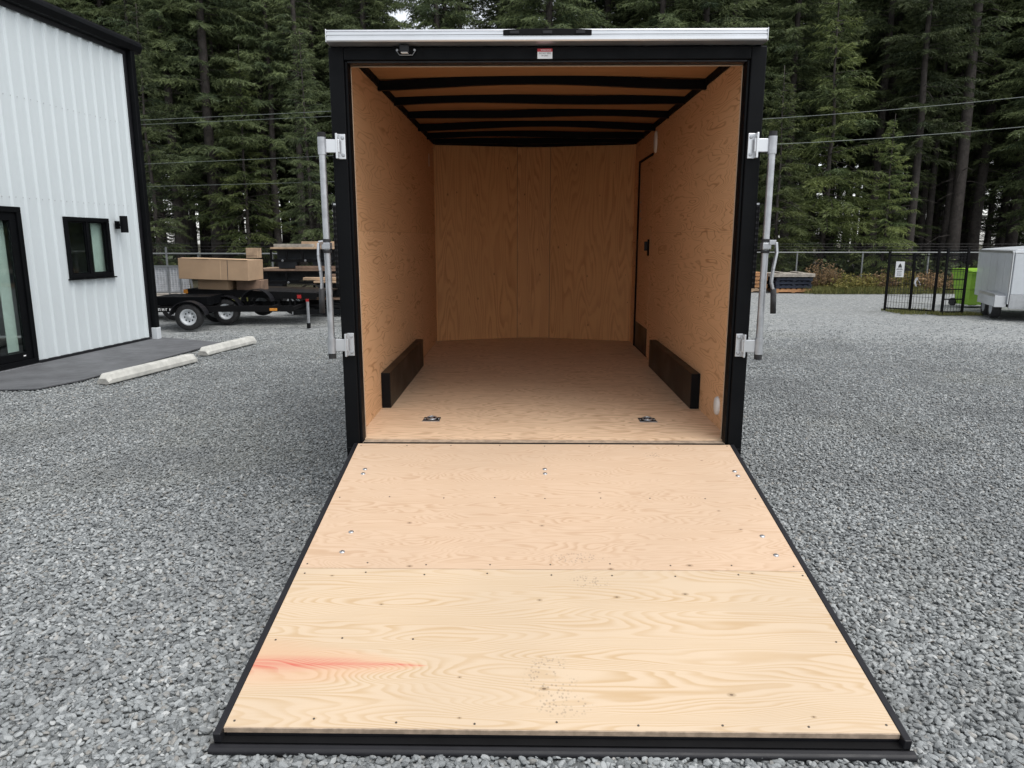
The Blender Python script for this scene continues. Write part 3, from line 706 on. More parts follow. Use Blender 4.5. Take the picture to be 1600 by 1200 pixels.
# wall lamp
la = MB().box(.028, .05, -.70, -.60, 1.80, 1.92).build('wall_lamp', 'black_paint', BL, bevel=.004)
MB().bar((.05, -.65, 1.86), (.10, -.65, 1.86), .04, .04).build('arm', 'black_paint', la)
o = MB().tube([(.15, -.65, 1.745), (.15, -.65, 1.995)], .055, 20).build('shade', 'black_paint', la); smooth_by_angle(o)
# slab and wheel stops
sl = MB().prism([(-.10, .25, .0), (1.40, -.30, .0), (1.42, -3.6, .0), (1.28, -4.15, .0), (.4, -4.35, 0), (-.10, -4.35, .0)], (0, 0, .012))
s_ = sl.build('pavement', 'slab', None, loc=(-6.36, 7.91, 0), rot=(0, 0, -BA)); tag(s_, 'dark grey asphalt apron in front of the glass door', 'pavement', kind='structure')
def wheel_stop(a, c, label):
    a = Vector((*a, 0)); c = Vector((*c, 0)); d_ = (c - a); L_ = d_.length; ang = math.atan2(d_.y, d_.x)
    root = empty('wheel_stop', a, ang); tag(root, label, 'wheel stop', 'concrete wheel stops beside the apron')
    pr = [(-.085, 0), (.085, 0), (.085, .05), (.05, .115), (-.05, .115), (-.085, .05)]
    b_ = MB(); n = 6
    for x, sc_z, sc_y in ((0, .55, .92), (.05, 1, 1), (L_ - .05, 1, 1), (L_, .55, .92)): b_.v += [(x, y * sc_y, z * sc_z) for y, z in pr]
    for i in range(3): b_.f += [(i * n + k, i * n + (k + 1) % n, (i + 1) * n + (k + 1) % n, (i + 1) * n + k) for k in range(n)]
    b_.f += [tuple(range(n)), tuple(range(3 * n, 4 * n))]
    bd = b_.build('body', 'stop_concrete', root, bevel=.012)
    e = MB().prism([(-.004, y * .9, z * .53) for y, z in pr], (.002, 0, 0)).build('end_face', 'stop_end', bd)
    for x in (L_ * .2, L_ * .8): MB().lathe([(.0001, .118), (.012, .118), (.014, .1155)], (x, 0, 0), 'z', 10).build('pin', 'galvanised', root)
wheel_stop((-4.93, 3.98), (-4.62, 5.60), 'nearer of two pale concrete wheel stops beside the asphalt apron')
wheel_stop((-4.72, 6.14), (-4.50, 7.50), 'farther concrete wheel stop, beside the far end of the asphalt apron')

# ------------------------------------------------------------------ parked trailers, left
def wheel(parent, x, y, z, r, w, side, rim='white_paint'):
    t_ = MB().lathe([(r * .62, -w * .45), (r * .9, -w * .5), (r, -w * .36), (r, w * .36), (r * .9, w * .5), (r * .62, w * .45)], (x, y, z), 'y', 28).build('wheel', 'rubber', parent, True)
    MB().lathe([(.0001, side * w * .20), (r * .14, side * w * .22), (r * .16, side * w * .12), (r * .42, side * w * .10), (r * .52, side * w * .30), (r * .62, side * w * .46), (r * .62, -side * w * .46)], (x, y, z), 'y', 28).build('rim', rim, t_, True)
    for k in range(8):
        a = 2 * PI * k / 8; MB().lathe([(.0001, side * w * .125), (r * .06, side * w * .125)], (x + r * .33 * math.cos(a), y, z + r * .33 * math.sin(a)), 'y', 8).build('rim_hole', 'black_matte', t_)
    return t_
def arch_fender(parent, x, y0, y1, z, r, mat='black_trim'):
    b_ = MB(); n = 13
    for rr in (r, r + .012):
        for y in (y0, y1): b_.v += [(x + rr * 1.12 * math.cos(a), y, z + rr * math.sin(a)) for a in np.linspace(R(8), R(172), n)]
    for k in range(n - 1):
        b_.f += [(k, k + 1, n + k + 1, n + k), (2 * n + k, 2 * n + k + 1, 3 * n + k + 1, 3 * n + k), (k, k + 1, 2 * n + k + 1, 2 * n + k), (n + k, n + k + 1, 3 * n + k + 1, 3 * n + k)]
    return b_.build('fender', mat, parent)
# front trailer: low black frame, tongue to the right
U1 = empty('utility_trailer', (-6.28, 9.2, 0), R(4)); tag(U1, 'low black single-axle trailer with white wheel, nearest of the parked trailers', 'trailer')
wheel(U1, 0, 0, .245, .245, .16, -1); wheel(U1, 0, 1.45, .245, .245, .16, 1)
arch_fender(U1, 0, -.11, .10, .245, .285); arch_fender(U1, 0, 1.35, 1.56, .245, .285)
b = MB()
for y in (.16, 1.28): b.box(-.85, 1.85, y, y + .05, .32, .43)
for x in np.linspace(-.85, 1.80, 7): b.box(x, x + .05, .211, 1.279, .34, .40)
b.build('frame', 'black_matte', U1)
MB().tube([(0, .1, .245), (0, 1.35, .245)], .03, 10).build('axle', 'black_matte', U1)
b = MB(); b.bar((1.85, .2, .30), (2.95, .72, .27), .05, .09); b.bar((1.85, 1.28, .30), (2.95, .76, .27), .05, .09); b.build('tongue', 'black_paint', U1)
MB().bar((1.75, .5, .275), (2.45, .66, .265), .05, .06).build('jack_arm', 'galvanised', U1)
b = MB(); b.tube([(2.12, .20, .04), (2.12, .20, .50)], .028, 10); b.build('jack_post', 'galvanised', U1)
MB().tube([(2.12, .20, .0), (2.12, .20, .10)], .036, 10).build('jack_foot', 'black_matte', U1)
MB().box(-.72, .28, .22, 1.1, .44, .60).build('toolbox', 'black_paint', U1, bevel=.01)
MB().box(-.93, -.85, .12, .20, .33, .41).build('tail_light', 'red_lens', U1, bevel=.006)
MB().box(1.42, 1.56, .150, .1595, .335, .385).build('marker_light', 'amber_lens', U1, bevel=.006)
def lettering(parent, x0, x1, y, z0, z1, n):
    """small white block lettering too small to read"""
    b_ = MB(); w_ = (x1 - x0) / n
    for k in range(n):
        a = x0 + k * w_; g = w_ * .18
        b_.box(a + g, a + g + w_ * .22, y - .002, y, z0, z1)
        if k % 3 != 2: b_.box(a + w_ * .62, a + w_ * .82, y - .002, y, z0, z1)
        b_.box(a + g + w_ * .22, a + w_ * .62, y - .002, y, (z0 + z1) / 2 - .006 + (k % 2) * (z1 - z0) * .36, (z0 + z1) / 2 + .006 + (k % 2) * (z1 - z0) * .36)
    return b_.build('lettering', 'decal_white', parent)
lettering(U1, -.84, -.36, .1585, .345, .395, 7)
# second trailer: higher tilt deck with tall round fenders
U2 = empty('utility_trailer', (-5.72, 10.25, 0), R(-3)); tag(U2, 'black tilt-deck trailer carrying cardboard boxes, behind the nearest parked trailer', 'trailer')
wheel(U2, -.28, -.02, .25, .25, .16, -1); wheel(U2, -.28, 1.75, .25, .25, .16, 1)
arch_fender(U2, .36, -.12, .08, .42, .27); arch_fender(U2, .86, 1.62, 1.80, .42, .27); arch_fender(U2, -.28, -.13, .09, .27, .285)
b = MB()
for y in (.10, 1.55): b.bar((-1.15, y, .62), (1.50, y, .55), .06, .13)
for x in np.linspace(-1.05, 1.4, 8): b.bar((x, .13, .58 - .026 * x), (x, 1.52, .58 - .026 * x), .06, .06)
b.build('frame', 'black_matte', U2)
for k in range(7): MB().bar((-1.13, .20 + .215 * k, .675), (1.49, .20 + .215 * k, .605), .205, .028).build('deck_plank', 'black_trim' if k < 4 else 'brown_black', U2)
b = MB()
for x in (.05, .12, .22, .62, .72, .95, 1.05): b.box(x, x + .035, .08, .095, .30, .50)
b.box(-.95, 1.45, .075, .10, .28, .32); b.build('side_rail', 'black_matte', U2)
MB().tube([(-.28, .1, .25), (-.28, 1.65, .25)], .03, 10).build('axle', 'black_matte', U2)
MB().box(1.13, 1.21, .055, .068, .51, .58).build('tail_light', 'red_lens', U2)
MB().box(1.30, 1.36, .055, .068, .44, .50).build('tail_light', 'red_lens', U2)
MB().box(-1.18, -1.10, .05, .068, .60, .68).build('marker_light', 'amber_lens', U2)
lettering(U2, .72, 1.06, .0785, .515, .565, 6)
b = MB(); b.bar((1.0, .35, .34), (2.25, .70, .25), .06, .09); b.bar((1.0, 1.1, .34), (2.25, .76, .25), .06, .09); b.build('tongue', 'black_matte', U2)
MB().bar((2.2, .73, .25), (2.42, .73, .25), .10, .08).build('coupler', 'galvanised', U2, bevel=.02)
MB().tube([(1.95, .6, .02), (1.95, .6, .42)], .026, 10).build('jack_post', 'black_matte', U2)
# boxes on the second trailer
def carton(name, loc, rz, ry, sx, sy, sz, label, tape=True, mat='cardboard'):
    root = empty(name, loc, 0); root.rotation_euler = (0, ry, rz); tag(root, label, 'box')
    MB().box(0, sx, 0, sy, 0, sz).build('body', mat, root, bevel=.006)
    if tape:
        for x in (sx * .60, sx * .70): MB().box(x, x + .012, -.0016, -.0006, 0.01, sz - .01).build('strap', 'decal_black' if x > sx * .65 else 'cardboard_pale', root)
        b_ = MB(); b_.add([(sx * .02, -.004, sz), (sx * .45, -.014, sz + .006), (sx * .45, .12, sz + .012), (sx * .02, .12, sz + .010)], [(0, 1, 2, 3)])
        b_.prism([(sx * .46, -.006, sz + .003), (sx * .99, -.012, sz + .003), (sx * .99, .15, sz + .012), (sx * .46, .15, sz + .010)], (0, 0, .004)); b_.build('flap', 'cardboard_pale', root)
    return root
carton('cardboard_box', (-6.90, 10.22, .895), R(-2), R(1.6), 1.40, .75, .40, 'long tan cardboard carton lying on top of a smaller box', True)
carton('cardboard_box', (-6.62, 10.42, .675), R(-3), R(1.2), .62, .55, .20, 'short tan cardboard box under the long carton', False)
carton('cardboard_box', (-5.90, 10.55, .655), R(2), R(1.2), .50, .45, .20, 'dark wooden box under the right end of the long carton', False, 'lumber_dark')
# stack of trailer beds behind
def bed(z, x0, x1, label, wood, y=13.5):
    root = empty('stacked_trailer_bed', (0, y, z)); tag(root, label, 'trailer', 'trailer beds stacked one on another')
    b_ = MB()
    for y in (0, 1.5):
        b_.box(x0, x1, y, y + .05, 0, .06); b_.box(x0, x1, y, y + .05, .26, .30)
        for x in np.linspace(x0, x1 - .04, 8): b_.box(x, x + .04, y + .005, y + .045, .06, .26)
    for x in np.linspace(x0 + .05, x1 - .05, 5): b_.box(x, x + .05, .051, 1.499, .005, .055)
    b_.build('frame', 'black_matte', root)
    for y in (.35, 1.1): MB().box(x0 + .06, x1 - .06, y, y + .02, .058, .258).build('side_board', 'dark_steel', root)
    for k in range(6): 
        MB().box(x0 + .02, x1 + .05, -.02 + k * .25, .22 + k * .25, .302, .345 + .004 * (k % 2)).build('deck_plank', wood[k % len(wood)], root, bevel=.004)
    for k, xx in enumerate(np.linspace(x0 + .3, x1 - .2, 5)): MB().lathe([(.0001, -.03), (.025, -.028), (.03, -.001)], (xx, 0, .03), 'y', 8).build('bolt', 'galvanised', root)
    return root
bed(.10, -6.9, -3.7, 'lowest of the stacked black trailer beds with worn plank deck', ['lumber_dark', 'lumber'])
bed(.62, -6.75, -3.6, 'middle of the stacked black trailer beds with brown plank deck', ['lumber_dark', 'lumber'])
bed(1.14, -6.2, -3.5, 'topmost of the stacked black trailer beds with pale planks', ['lumber', 'grey_wood'])
bed(.05, -5.0, -3.0, 'low black trailer bed with brown planks in front of the stacked beds', ['lumber_dark', 'lumber'], 11.95)
bed(.42, -4.75, -3.0, 'second black trailer bed resting on the low one in front of the stacked beds', ['lumber', 'lumber_dark'], 11.95)
U4 = empty('trailer_axle_set', (-5.3, 12.3, 0), R(5)); tag(U4, 'spare black axle with wheels standing before the stacked beds', 'axle')
wheel(U4, 0, 0, .25, .25, .16, -1); wheel(U4, 0, .9, .25, .25, .16, 1); MB().tube([(0, .08, .25), (0, .82, .25)], .03, 10).build('axle', 'black_matte', U4)
def timber(loc, L_, sy, sz, mat, label):
    tag(MB().box(0, L_, 0, sy, 0, sz).build('timber_beam', mat, None, bevel=.006, loc=loc), label, 'timber', 'timbers lying on the stacked trailer beds')
timber((-6.10, 13.5, 1.492), .95, .14, .07, 'grey_wood', 'grey timber beam on the top trailer bed, left end')
timber((-5.55, 13.9, 1.492), 2.1, .16, .13, 'lumber', 'long pale timber beam along the back of the top trailer bed')
timber((-4.60, 13.5, 1.492), 1.1, .13, .07, 'lumber', 'pale timber beam on the front edge of the top trailer bed')
timber((-5.60, 13.5, .972), 1.9, .14, .07, 'lumber_dark', 'brown timber beam on the middle trailer bed')
timber((-5.0, 12.05, .775), 1.5, .2, .06, 'lumber', 'short pale timber beam on the front pair of trailer beds')
timber((-4.6, 12.35, .775), 1.3, .2, .12, 'lumber_dark', 'dark timber beam on the front pair of trailer beds')
for k, (x, z) in enumerate(((-6.05, 1.06), (-5.2, 1.06), (-4.85, .54), (-6.4, .54), (-4.2, 1.06))):
    root = empty('storage_tote', (x, 13.6, z - .08)); tag(root, ['leftmost dark blue tote under the top trailer bed', 'middle dark blue tote under the top trailer bed', 'right dark blue tote under the middle trailer bed', 'left dark blue tote under the middle trailer bed', 'rightmost dark blue tote under the top trailer bed'][k], 'tote', 'dark totes between the stacked beds')
    MB().prism([(0, .06, 0), (.42, .06, 0), (.45, .06, .2), (-.03, .06, .2)], (0, .25, 0)).build('tub', 'dark_steel', root, bevel=.01); MB().box(-.04, .46, .05, .32, .2, .225).build('lid', 'dark_steel', root, bevel=.006)
cr = MB().box(0, .26, 0, .3, 0, .23).build('wooden_crate', 'lumber', None, bevel=.006, loc=(-6.55, 12.9, 1.24)); tag(cr, 'small tan wooden box perched left of the stacked trailer beds', 'crate')
MB().box(.0, .26, -.004, -.001, .05, .06).build('slat_gap', 'lumber_dark', cr)
pr_ = MB(); pr_.box(-6.58, -6.52, 12.92, 12.98, 0, 1.24); pr_.box(-6.32, -6.26, 13.1, 13.16, 0, 1.24); pr_.bar((-6.55, 12.95, .1), (-6.3, 13.1, 1.1), .04, .04)
o = pr_.build('rack_stand', 'black_matte'); tag(o, 'black steel stand under the small wooden box', 'stand')
# pale mesh gate panel and its frame, far left
gp = empty('ramp_gate', (-8.55, 11.4, .0), R(3)); tag(gp, 'pale wire-mesh ramp gate standing folded beside the building corner', 'gate')
b = MB(); frame = [(-.30, .55), (1.35, .55), (1.28, 1.10), (-.30, 1.10)]
for (x0, z0), (x1, z1) in zip(frame, frame[1:] + frame[:1]): b.bar((x0, 0, z0), (x1, 0, z1), .035, .035)
b.bar((.35, 0, 0.0), (.35, 0, 1.45), .03, .03); b.bar((.85, 0, .0), (.85, 0, 1.50), .03, .03); b.bar((1.1, 0, 0), (1.1, 0, 1.1), .03, .03); b.build('frame', 'galvanised', gp)
b = MB()
for k in range(26): b.tube([(-.28 + .062 * k, .01, .57), (-.28 + .062 * k, .01, 1.09)], .007, 4, False)
for k in range(14): b.tube([(-.28, .018, .57 + .039 * k), (1.28, .018, .57 + .039 * k)], .007, 4, False)
o = b.build('mesh', 'tarp', gp)
MB().box(-.27, 1.26, .04, .05, .57, 1.07).build('tarp', 'tarp', gp)
# jumble of black trailer gear behind the building corner
U3 = empty('utility_trailer', (-8.3, 10.9, 0), R(6)); tag(U3, 'black trailer half hidden behind the building corner', 'trailer')
wheel(U3, .9, 0, .25, .25, .16, -1); wheel(U3, .9, 1.4, .25, .25, .16, 1)
b = MB()
for y in (.16, 1.25): b.box(-.6, 1.9, y, y + .05, .36, .46)
for x in np.linspace(-.6, 1.85, 6): b.box(x, x + .05, .211, 1.249, .38, .44)
b.build('frame', 'black_matte', U3)
arch_fender(U3, .9, -.1, .1, .25, .285); MB().box(1.35, 1.44, .13, .158, .38, .45).build('tail_light', 'red_lens', U3)
for k in range(5): MB().box(-.58, 1.88, .22 + .21 * k, .42 + .21 * k, .462, .49).build('deck_plank', 'grey_wood', U3)

# ------------------------------------------------------------------ chain-link fence
def chain_fence(x0, y0, x1, y1, hgt, n_posts, label, weave=.075):
    root = empty('chain_link_fence', (x0, y0, 0), math.atan2(y1 - y0, x1 - x0)); tag(root, label, 'fence')
    L_ = math.hypot(x1 - x0, y1 - y0)
    for k in range(n_posts): MB().tube([(L_ * k / (n_posts - 1), 0, 0), (L_ * k / (n_posts - 1), 0, hgt + .03)], .027, 10).build('post', 'wire', root)
    MB().tube([(0, -.03, hgt), (L_, -.03, hgt)], .021, 8).build('top_rail', 'wire', root)
    b_ = MB(); r_ = .0026; nd = int(L_ / weave)
    for sgn in (-1, 1):
        for k in range(-int(hgt / weave) - 1, nd + int(hgt / weave) + 1):
            xa = k * weave; za, zb = .03, hgt; xb = xa + sgn * (zb - za)
            if xb < xa: pass
            lo, hi = min(xa, xb), max(xa, xb)
            if hi <= 0 or lo >= L_: continue
            def clip(x): return max(0, min(L_, x))
            ca, cb = clip(xa), clip(xb); zA = za + abs(ca - xa); zB = zb - abs(cb - xb)
            if zB - zA < .02: continue
            yy = .004 * sgn
            b_.v += [(ca - r_, yy, zA), (ca + r_, yy, zA), (cb + r_, yy, zB), (cb - r_, yy, zB)]; n_ = len(b_.v); b_.f.append((n_ - 4, n_ - 3, n_ - 2, n_ - 1))
            b_.v += [(ca, yy - r_, zA), (ca, yy + r_, zA), (cb, yy + r_, zB), (cb, yy - r_, zB)]; n_ = len(b_.v); b_.f.append((n_ - 4, n_ - 3, n_ - 2, n_ - 1))
    w_ = b_.build('woven_wire', 'mesh_wire', root, fixn=False); w_['kind'] = 'stuff'
    for z in (hgt + .10, hgt + .19, hgt + .28): MB().tube([(0, 0, z), (L_, 0, z)], .004, 4).build('barbed_wire', 'mesh_wire', root)
    return root
chain_fence(2.6, 21.2, 24.6, 20.9, 1.27, 11, 'chain-link fence with pale posts behind the pallets and weeds')
chain_fence(-19.4, 16.6, -2.8, 15.6, 1.30, 9, 'chain-link fence behind the stacked trailers on the left')

chain_fence(-2.7, 15.6, 2.5, 21.2, 1.28, 5, 'chain-link fence crossing the yard behind the black cargo trailer')

# ------------------------------------------------------------------ pallets
def pallet(root_loc, rz, mat, label, w=1.15, d_=1.0, group='wooden pallets stacked by the fence', mat2=None):
    root = empty('pallet', root_loc, rz); tag(root, label, 'pallet', group)
    for y in (0, d_ / 2 - .05, d_ - .1):
        MB().box(0, w, y, y + .1, .022, .10).build('stringer', mat2 or mat, root)
    for k in range(7): MB().box(k * (w - .1) / 6, k * (w - .1) / 6 + .11, -.01, d_ + .01, .101, .122).build('deck_slat', mat, root)
    for k in range(3): MB().box(k * (w - .1) / 2, k * (w - .1) / 2 + .1, 0, d_, 0, .021).build('bottom_slat', mat2 or mat, root)
    return root
names = ['bottom orange pallet of the stack topped by grey boards', 'second pallet from the bottom under the grey boards, dark blue', 'third pallet from the bottom under the grey boards, dark blue', 'uppermost dark blue pallet directly under the grey boards']
for k in range(4): pallet((8.08 + .02 * (k % 2), 19.75, .125 * k), R(-2 + 2 * (k % 3)), 'orange_wood' if k == 0 else 'blue_wood', names[k])
gbd = empty('grey_board_bundle', (7.95, 19.65, .51)); tag(gbd, 'bundle of weathered grey boards lying on the blue pallets', 'boards')
for k in range(4):
    for j_ in range(2): MB().box(-.02 + .03 * k * (j_ - .5), 1.34, .0 + .29 * k, .27 + .29 * k, .055 * j_, .05 + .055 * j_).build('board', 'grey_wood', gbd, bevel=.006)
for k in range(2): MB().box(.22 + .62 * k, .36 + .62 * k, .1, .9, .112, .15).build('batten', 'grey_wood', gbd, bevel=.004)
nm2 = ['lowest pale pallet of the orange stack by the lock bar', 'second pallet of the orange stack', 'middle pallet of the orange stack', 'fourth pallet of the orange stack', 'topmost pallet of the orange stack']
for k in range(5): pallet((6.95 + .02 * (k % 2), 20.1, .125 * k), R(1 - k % 2), 'orange_wood' if k else 'lumber', nm2[k], .95)

# ------------------------------------------------------------------ black wire enclosure
EN = empty('wire_enclosure', (0, 0, 0)); tag(EN, 'black wire-mesh enclosure with gate in front of the green bins', 'enclosure')
def epost(x, y, h_, r_=.024):
    return MB().box(x - r_, x + r_, y - r_, y + r_, 0, h_).build('post', 'black_matte', EN, bevel=.004)
PA, PB, PC, PD, PE = (8.55, 13.45), (8.93, 13.05), (9.27, 12.68), (9.31, 12.40), (9.79, 12.45)
for p, h_ in ((PA, 1.40), (PB, 1.36), (PC, 1.45), (PD, 1.48), (PE, 1.48), ((10.86, 13.2), 1.45)): epost(*p, h_)
def mesh_panel(a, c, z0, z1, dx=.062, dz=.15):
    a = Vector((*a, 0)); c = Vector((*c, 0)); L_ = (c - a).length; n = int(L_ / dx); b_ = MB(); r_ = .0032
    for k in range(1, n):
        p = a.lerp(c, k / n); b_.bar((p.x, p.y, z0), (p.x, p.y, z1), r_ * 2, r_ * 2)
    for k in range(int((z1 - z0) / dz) + 1): b_.bar((a.x, a.y, z0 + dz * k), (c.x, c.y, z0 + dz * k), r_ * 2, r_ * 2)
    b_.build('mesh_panel', 'mesh_wire', EN)
    b_ = MB(); 
    for z in (z0, z1): b_.bar((a.x, a.y, z), (c.x, c.y, z), .03, .03)
    b_.build('panel_rail', 'black_matte', EN)
mesh_panel(PA, PC, .06, 1.30); mesh_panel(PD, PE, .06, 1.40);
for z in (.34, .56, .78, 1.0, 1.2, 1.32):
    MB().bar((*PD, z), (*PE, z), .025, .022).build('gate_rail', 'black_matte', EN)
b = MB(); 
for k in range(9): 
    a = rngb.uniform(0, 6.28); b.tube([(8.985, 12.98, .78), (8.985 + .05 * math.cos(a), 12.95, .74 + .07 * math.sin(a)), (8.985 + .08 * math.cos(a + .5), 12.94, .66 + .08 * math.sin(a))], .005, 5)
o = b.build('rope_tie', 'tarp', EN)
# sign wired to the enclosure
sg = empty('notice_sign', (8.66, 13.32, .80), math.atan2(PC[1] - PA[1], PC[0] - PA[0])); tag(sg, 'narrow white notice sign with black print wired to the enclosure', 'sign')
MB().box(0, .19, -.03, -.022, 0, .36).build('board', 'decal_white', sg, bevel=.002)
b = MB(); b.prism([(.05, -.0315, .22), (.14, -.0315, .22), (.125, -.0315, .275), (.095, -.0315, .32), (.065, -.0315, .275)], (0, .001, 0)); b.build('emblem', 'decal_black', sg)
b = MB()
for z, w_ in ((.185, .13), (.165, .15), (.125, .10), (.09, .12), (.06, .10), (.03, .11)):
    x = .095 - w_ / 2
    while x < .095 + w_ / 2 - .01:
        l_ = rngb.uniform(.012, .03); b.box(x, min(x + l_, .095 + w_ / 2), -.0315, -.0305, z, z + .013); x += l_ + .008
b.build('print', 'decal_black', sg)
# lime wheeled bins
def bin_(loc, rz, label, s=1.0):
    root = empty('wheeled_bin', loc, rz); tag(root, label, 'bin', 'lime green wheeled bins'); root.scale = (s, s, s)
    b_ = MB(); n = 4
    for z, hx, hy in ((.06, .22, .24), (.42, .25, .27), (.44, .265, .285), (.80, .29, .32), (.80, .31, .35), (.85, .31, .35)): b_.v += [(-hx, -hy, z), (hx, -hy, z), (hx, hy, z), (-hx, hy, z)]
    for i in range(5): b_.f += [(i * 4 + k, i * 4 + (k + 1) % 4, i * 4 + 4 + (k + 1) % 4, i * 4 + 4 + k) for k in range(4)]
    b_.f += [(3, 2, 1, 0), (20, 21, 22, 23)]; b_.build('tub', 'lime', root, bevel=.015)
    MB().prism([(-.32, -.37, .855), (-.32, .36, .855), (-.32, .36, .93), (-.32, .0, .95), (-.32, -.37, .88)], (.64, 0, 0)).build('lid', 'lime', root, bevel=.015)
    MB().box(-.2, .2, -.292, -.286, .45, .54).build('front_panel', 'lime', root, bevel=.01)
    for s_2 in (-1, 1): MB().lathe([(.0001, -.03), (.1, -.03), (.1, .03), (.0001, .03)], (s_2 * .25, .28, .1), 'x', 16).build('wheel', 'rubber', root)
    MB().tube([(-.25, .40, .84), (.25, .40, .84)], .016, 8).build('handle', 'lime', root)
bin_((11.22, 14.55, 0), R(8), 'lime green wheeled bin nearest the enclosure gate', 1.02)
bin_((11.80, 14.62, 0), R(-4), 'lime green wheeled bin half behind the white trailer', 1.02)

# ------------------------------------------------------------------ white cargo trailer, right
WA = math.atan2(2.1, .76)
WT = empty('cargo_trailer', (9.97, 11.2, 0), WA - R(90)); tag(WT, 'small white enclosed cargo trailer cut off by the right edge', 'trailer')
# local +Y runs back along its left side, +X across its front
def wt_profile(y, o=0.0): return [(0 - o, .34), (0 - o, 1.40), (.06, 1.45), (.93, 1.52), (1.80, 1.45), (1.86 + o, 1.40), (1.86 + o, .34)]
MB().prism([(x, .05, z) for x, z in wt_profile(0)], (0, 3.0, 0)).build('body', 'white_paint', WT, bevel=.012)
MB().box(.03, 1.83, .0, .0495, .53, 1.37).build('front_panel', 'white_paint', WT, bevel=.01)
MB().box(.02, 1.84, -.006, .0495, .24, .525).build('stone_guard', 'stone_guard', WT, bevel=.006)
MB().box(-.012, .0, .05, 3.0, 1.38, 1.43).build('roof_trim', 'aluminium', WT)
b = MB()
for x in (-.012, 1.85): b.box(x, x + .02, -.002, .0485, .33, 1.40)
b.build('corner_trim', 'aluminium', WT, bevel=.004)
MB().box(.02, 1.84, -.004, .0485, 1.375, 1.415).build('front_trim', 'aluminium', WT, bevel=.004)
for k in range(1, 5): MB().box(-.0045, -.0005, .6 * k, .6 * k + .012, .36, 1.37).build('panel_seam', 'aluminium', WT)
MB().prism([(-.22, y, z) for y, z in ((.10, .26), (.10, .50), (.22, .53), (1.45, .53), (1.6, .44), (1.62, .26), (1.55, .26), (1.5, .46), (.20, .46), (.17, .26))], (.2195, 0, 0)).build('fender', 'aluminium', WT, bevel=.006)
MB().box(-.226, -.2205, .12, 1.58, .27, .47).build('fender_skirt', 'white_paint', WT, bevel=.004)
def wheel_x(parent, x, y, r, w, side):
    t_ = MB().lathe([(r * .62, -w * .45), (r * .9, -w * .5), (r, -w * .36), (r, w * .36), (r * .9, w * .5), (r * .62, w * .45)], (x, y, r), 'x', 28).build('wheel', 'rubber', parent, True)
    MB().lathe([(.0001, side * w * .2), (r * .5, side * w * .15), (r * .62, side * w * .46), (r * .62, -side * w * .46)], (x, y, r), 'x', 24).build('rim', 'white_paint', t_, True)
wheel_x(WT, -.11, .50, .225, .17, -1); wheel_x(WT, -.11, 1.14, .225, .17, -1); wheel_x(WT, 1.97, .50, .225, .17, 1); wheel_x(WT, 1.97, 1.14, .225, .17, 1)
MB().box(.1, 1.76, .06, 3.0, .24, .335).build('chassis', 'black_matte', WT)
b = MB(); b.bar((.3, .05, .3), (.93, -1.1, .3), .06, .08); b.bar((1.56, .05, .3), (.93, -1.1, .3), .06, .08); b.build('tongue', 'black_matte', WT)
v_ = MB().lathe([(.07, 1.49), (.07, 1.57), (.10, 1.58), (.10, 1.61), (.0001, 1.63)], (1.0, 1.3, 0), 'z', 16).build('roof_vent', 'aluminium', WT)
MB().box(.9, .96, -.1, 0, .42, .47).build('marker_light', 'amber_lens', WT)

# ------------------------------------------------------------------ overhead cables and their pole behind the trailer
PX, PY = 0.9, 24.0
po = empty('utility_pole', (PX, PY, 0)); tag(po, 'wooden utility pole standing hidden behind the black cargo trailer', 'pole')
MB().tube([(0, 0, 0), (0, 0, 7.4)], [.14, .10], 12).build('shaft', 'bark', po, True)
MB().box(-.6, .6, -.05, .05, 6.5, 6.6).build('crossarm', 'grey_wood', po)
def cable(pts, label, r_=.010, sag=.25):
    out = []
    for a, c in zip(pts[:-1], pts[1:]):
        a, c = Vector(a), Vector(c)
        for k in range(14):
            f = k / 14; p = a.lerp(c, f); p.z -= sag * 4 * f * (1 - f); out.append(p)
    out.append(Vector(pts[-1])); o = MB().tube(out, r_, 5).build('overhead_cable', 'cable'); tag(o, label, 'cable', 'overhead cables in front of the wood')
cable([(-30, 24, 5.55), (PX, PY, 6.75)], 'upper of the paired overhead cables left of the trailer', .008, .1)
cable([(-30, 24.1, 5.45), (PX, PY, 6.55)], 'lower of the paired overhead cables left of the trailer', .007, .1)
cable([(-30, 24, 3.98), (PX, PY, 5.15)], 'third overhead cable from the top, left of the trailer', .007, .08)
cable([(-30, 24, 3.42), (PX, PY, 4.08)], 'lowest overhead cable left of the trailer', .006, .08)
cable([(PX, PY, 5.75), (36, 24, 9.4)], 'upper overhead cable right of the trailer', .009, .75)
cable([(PX, PY, 4.95), (36, 24, 8.1)], 'lower overhead cable right of the trailer', .010, .75)

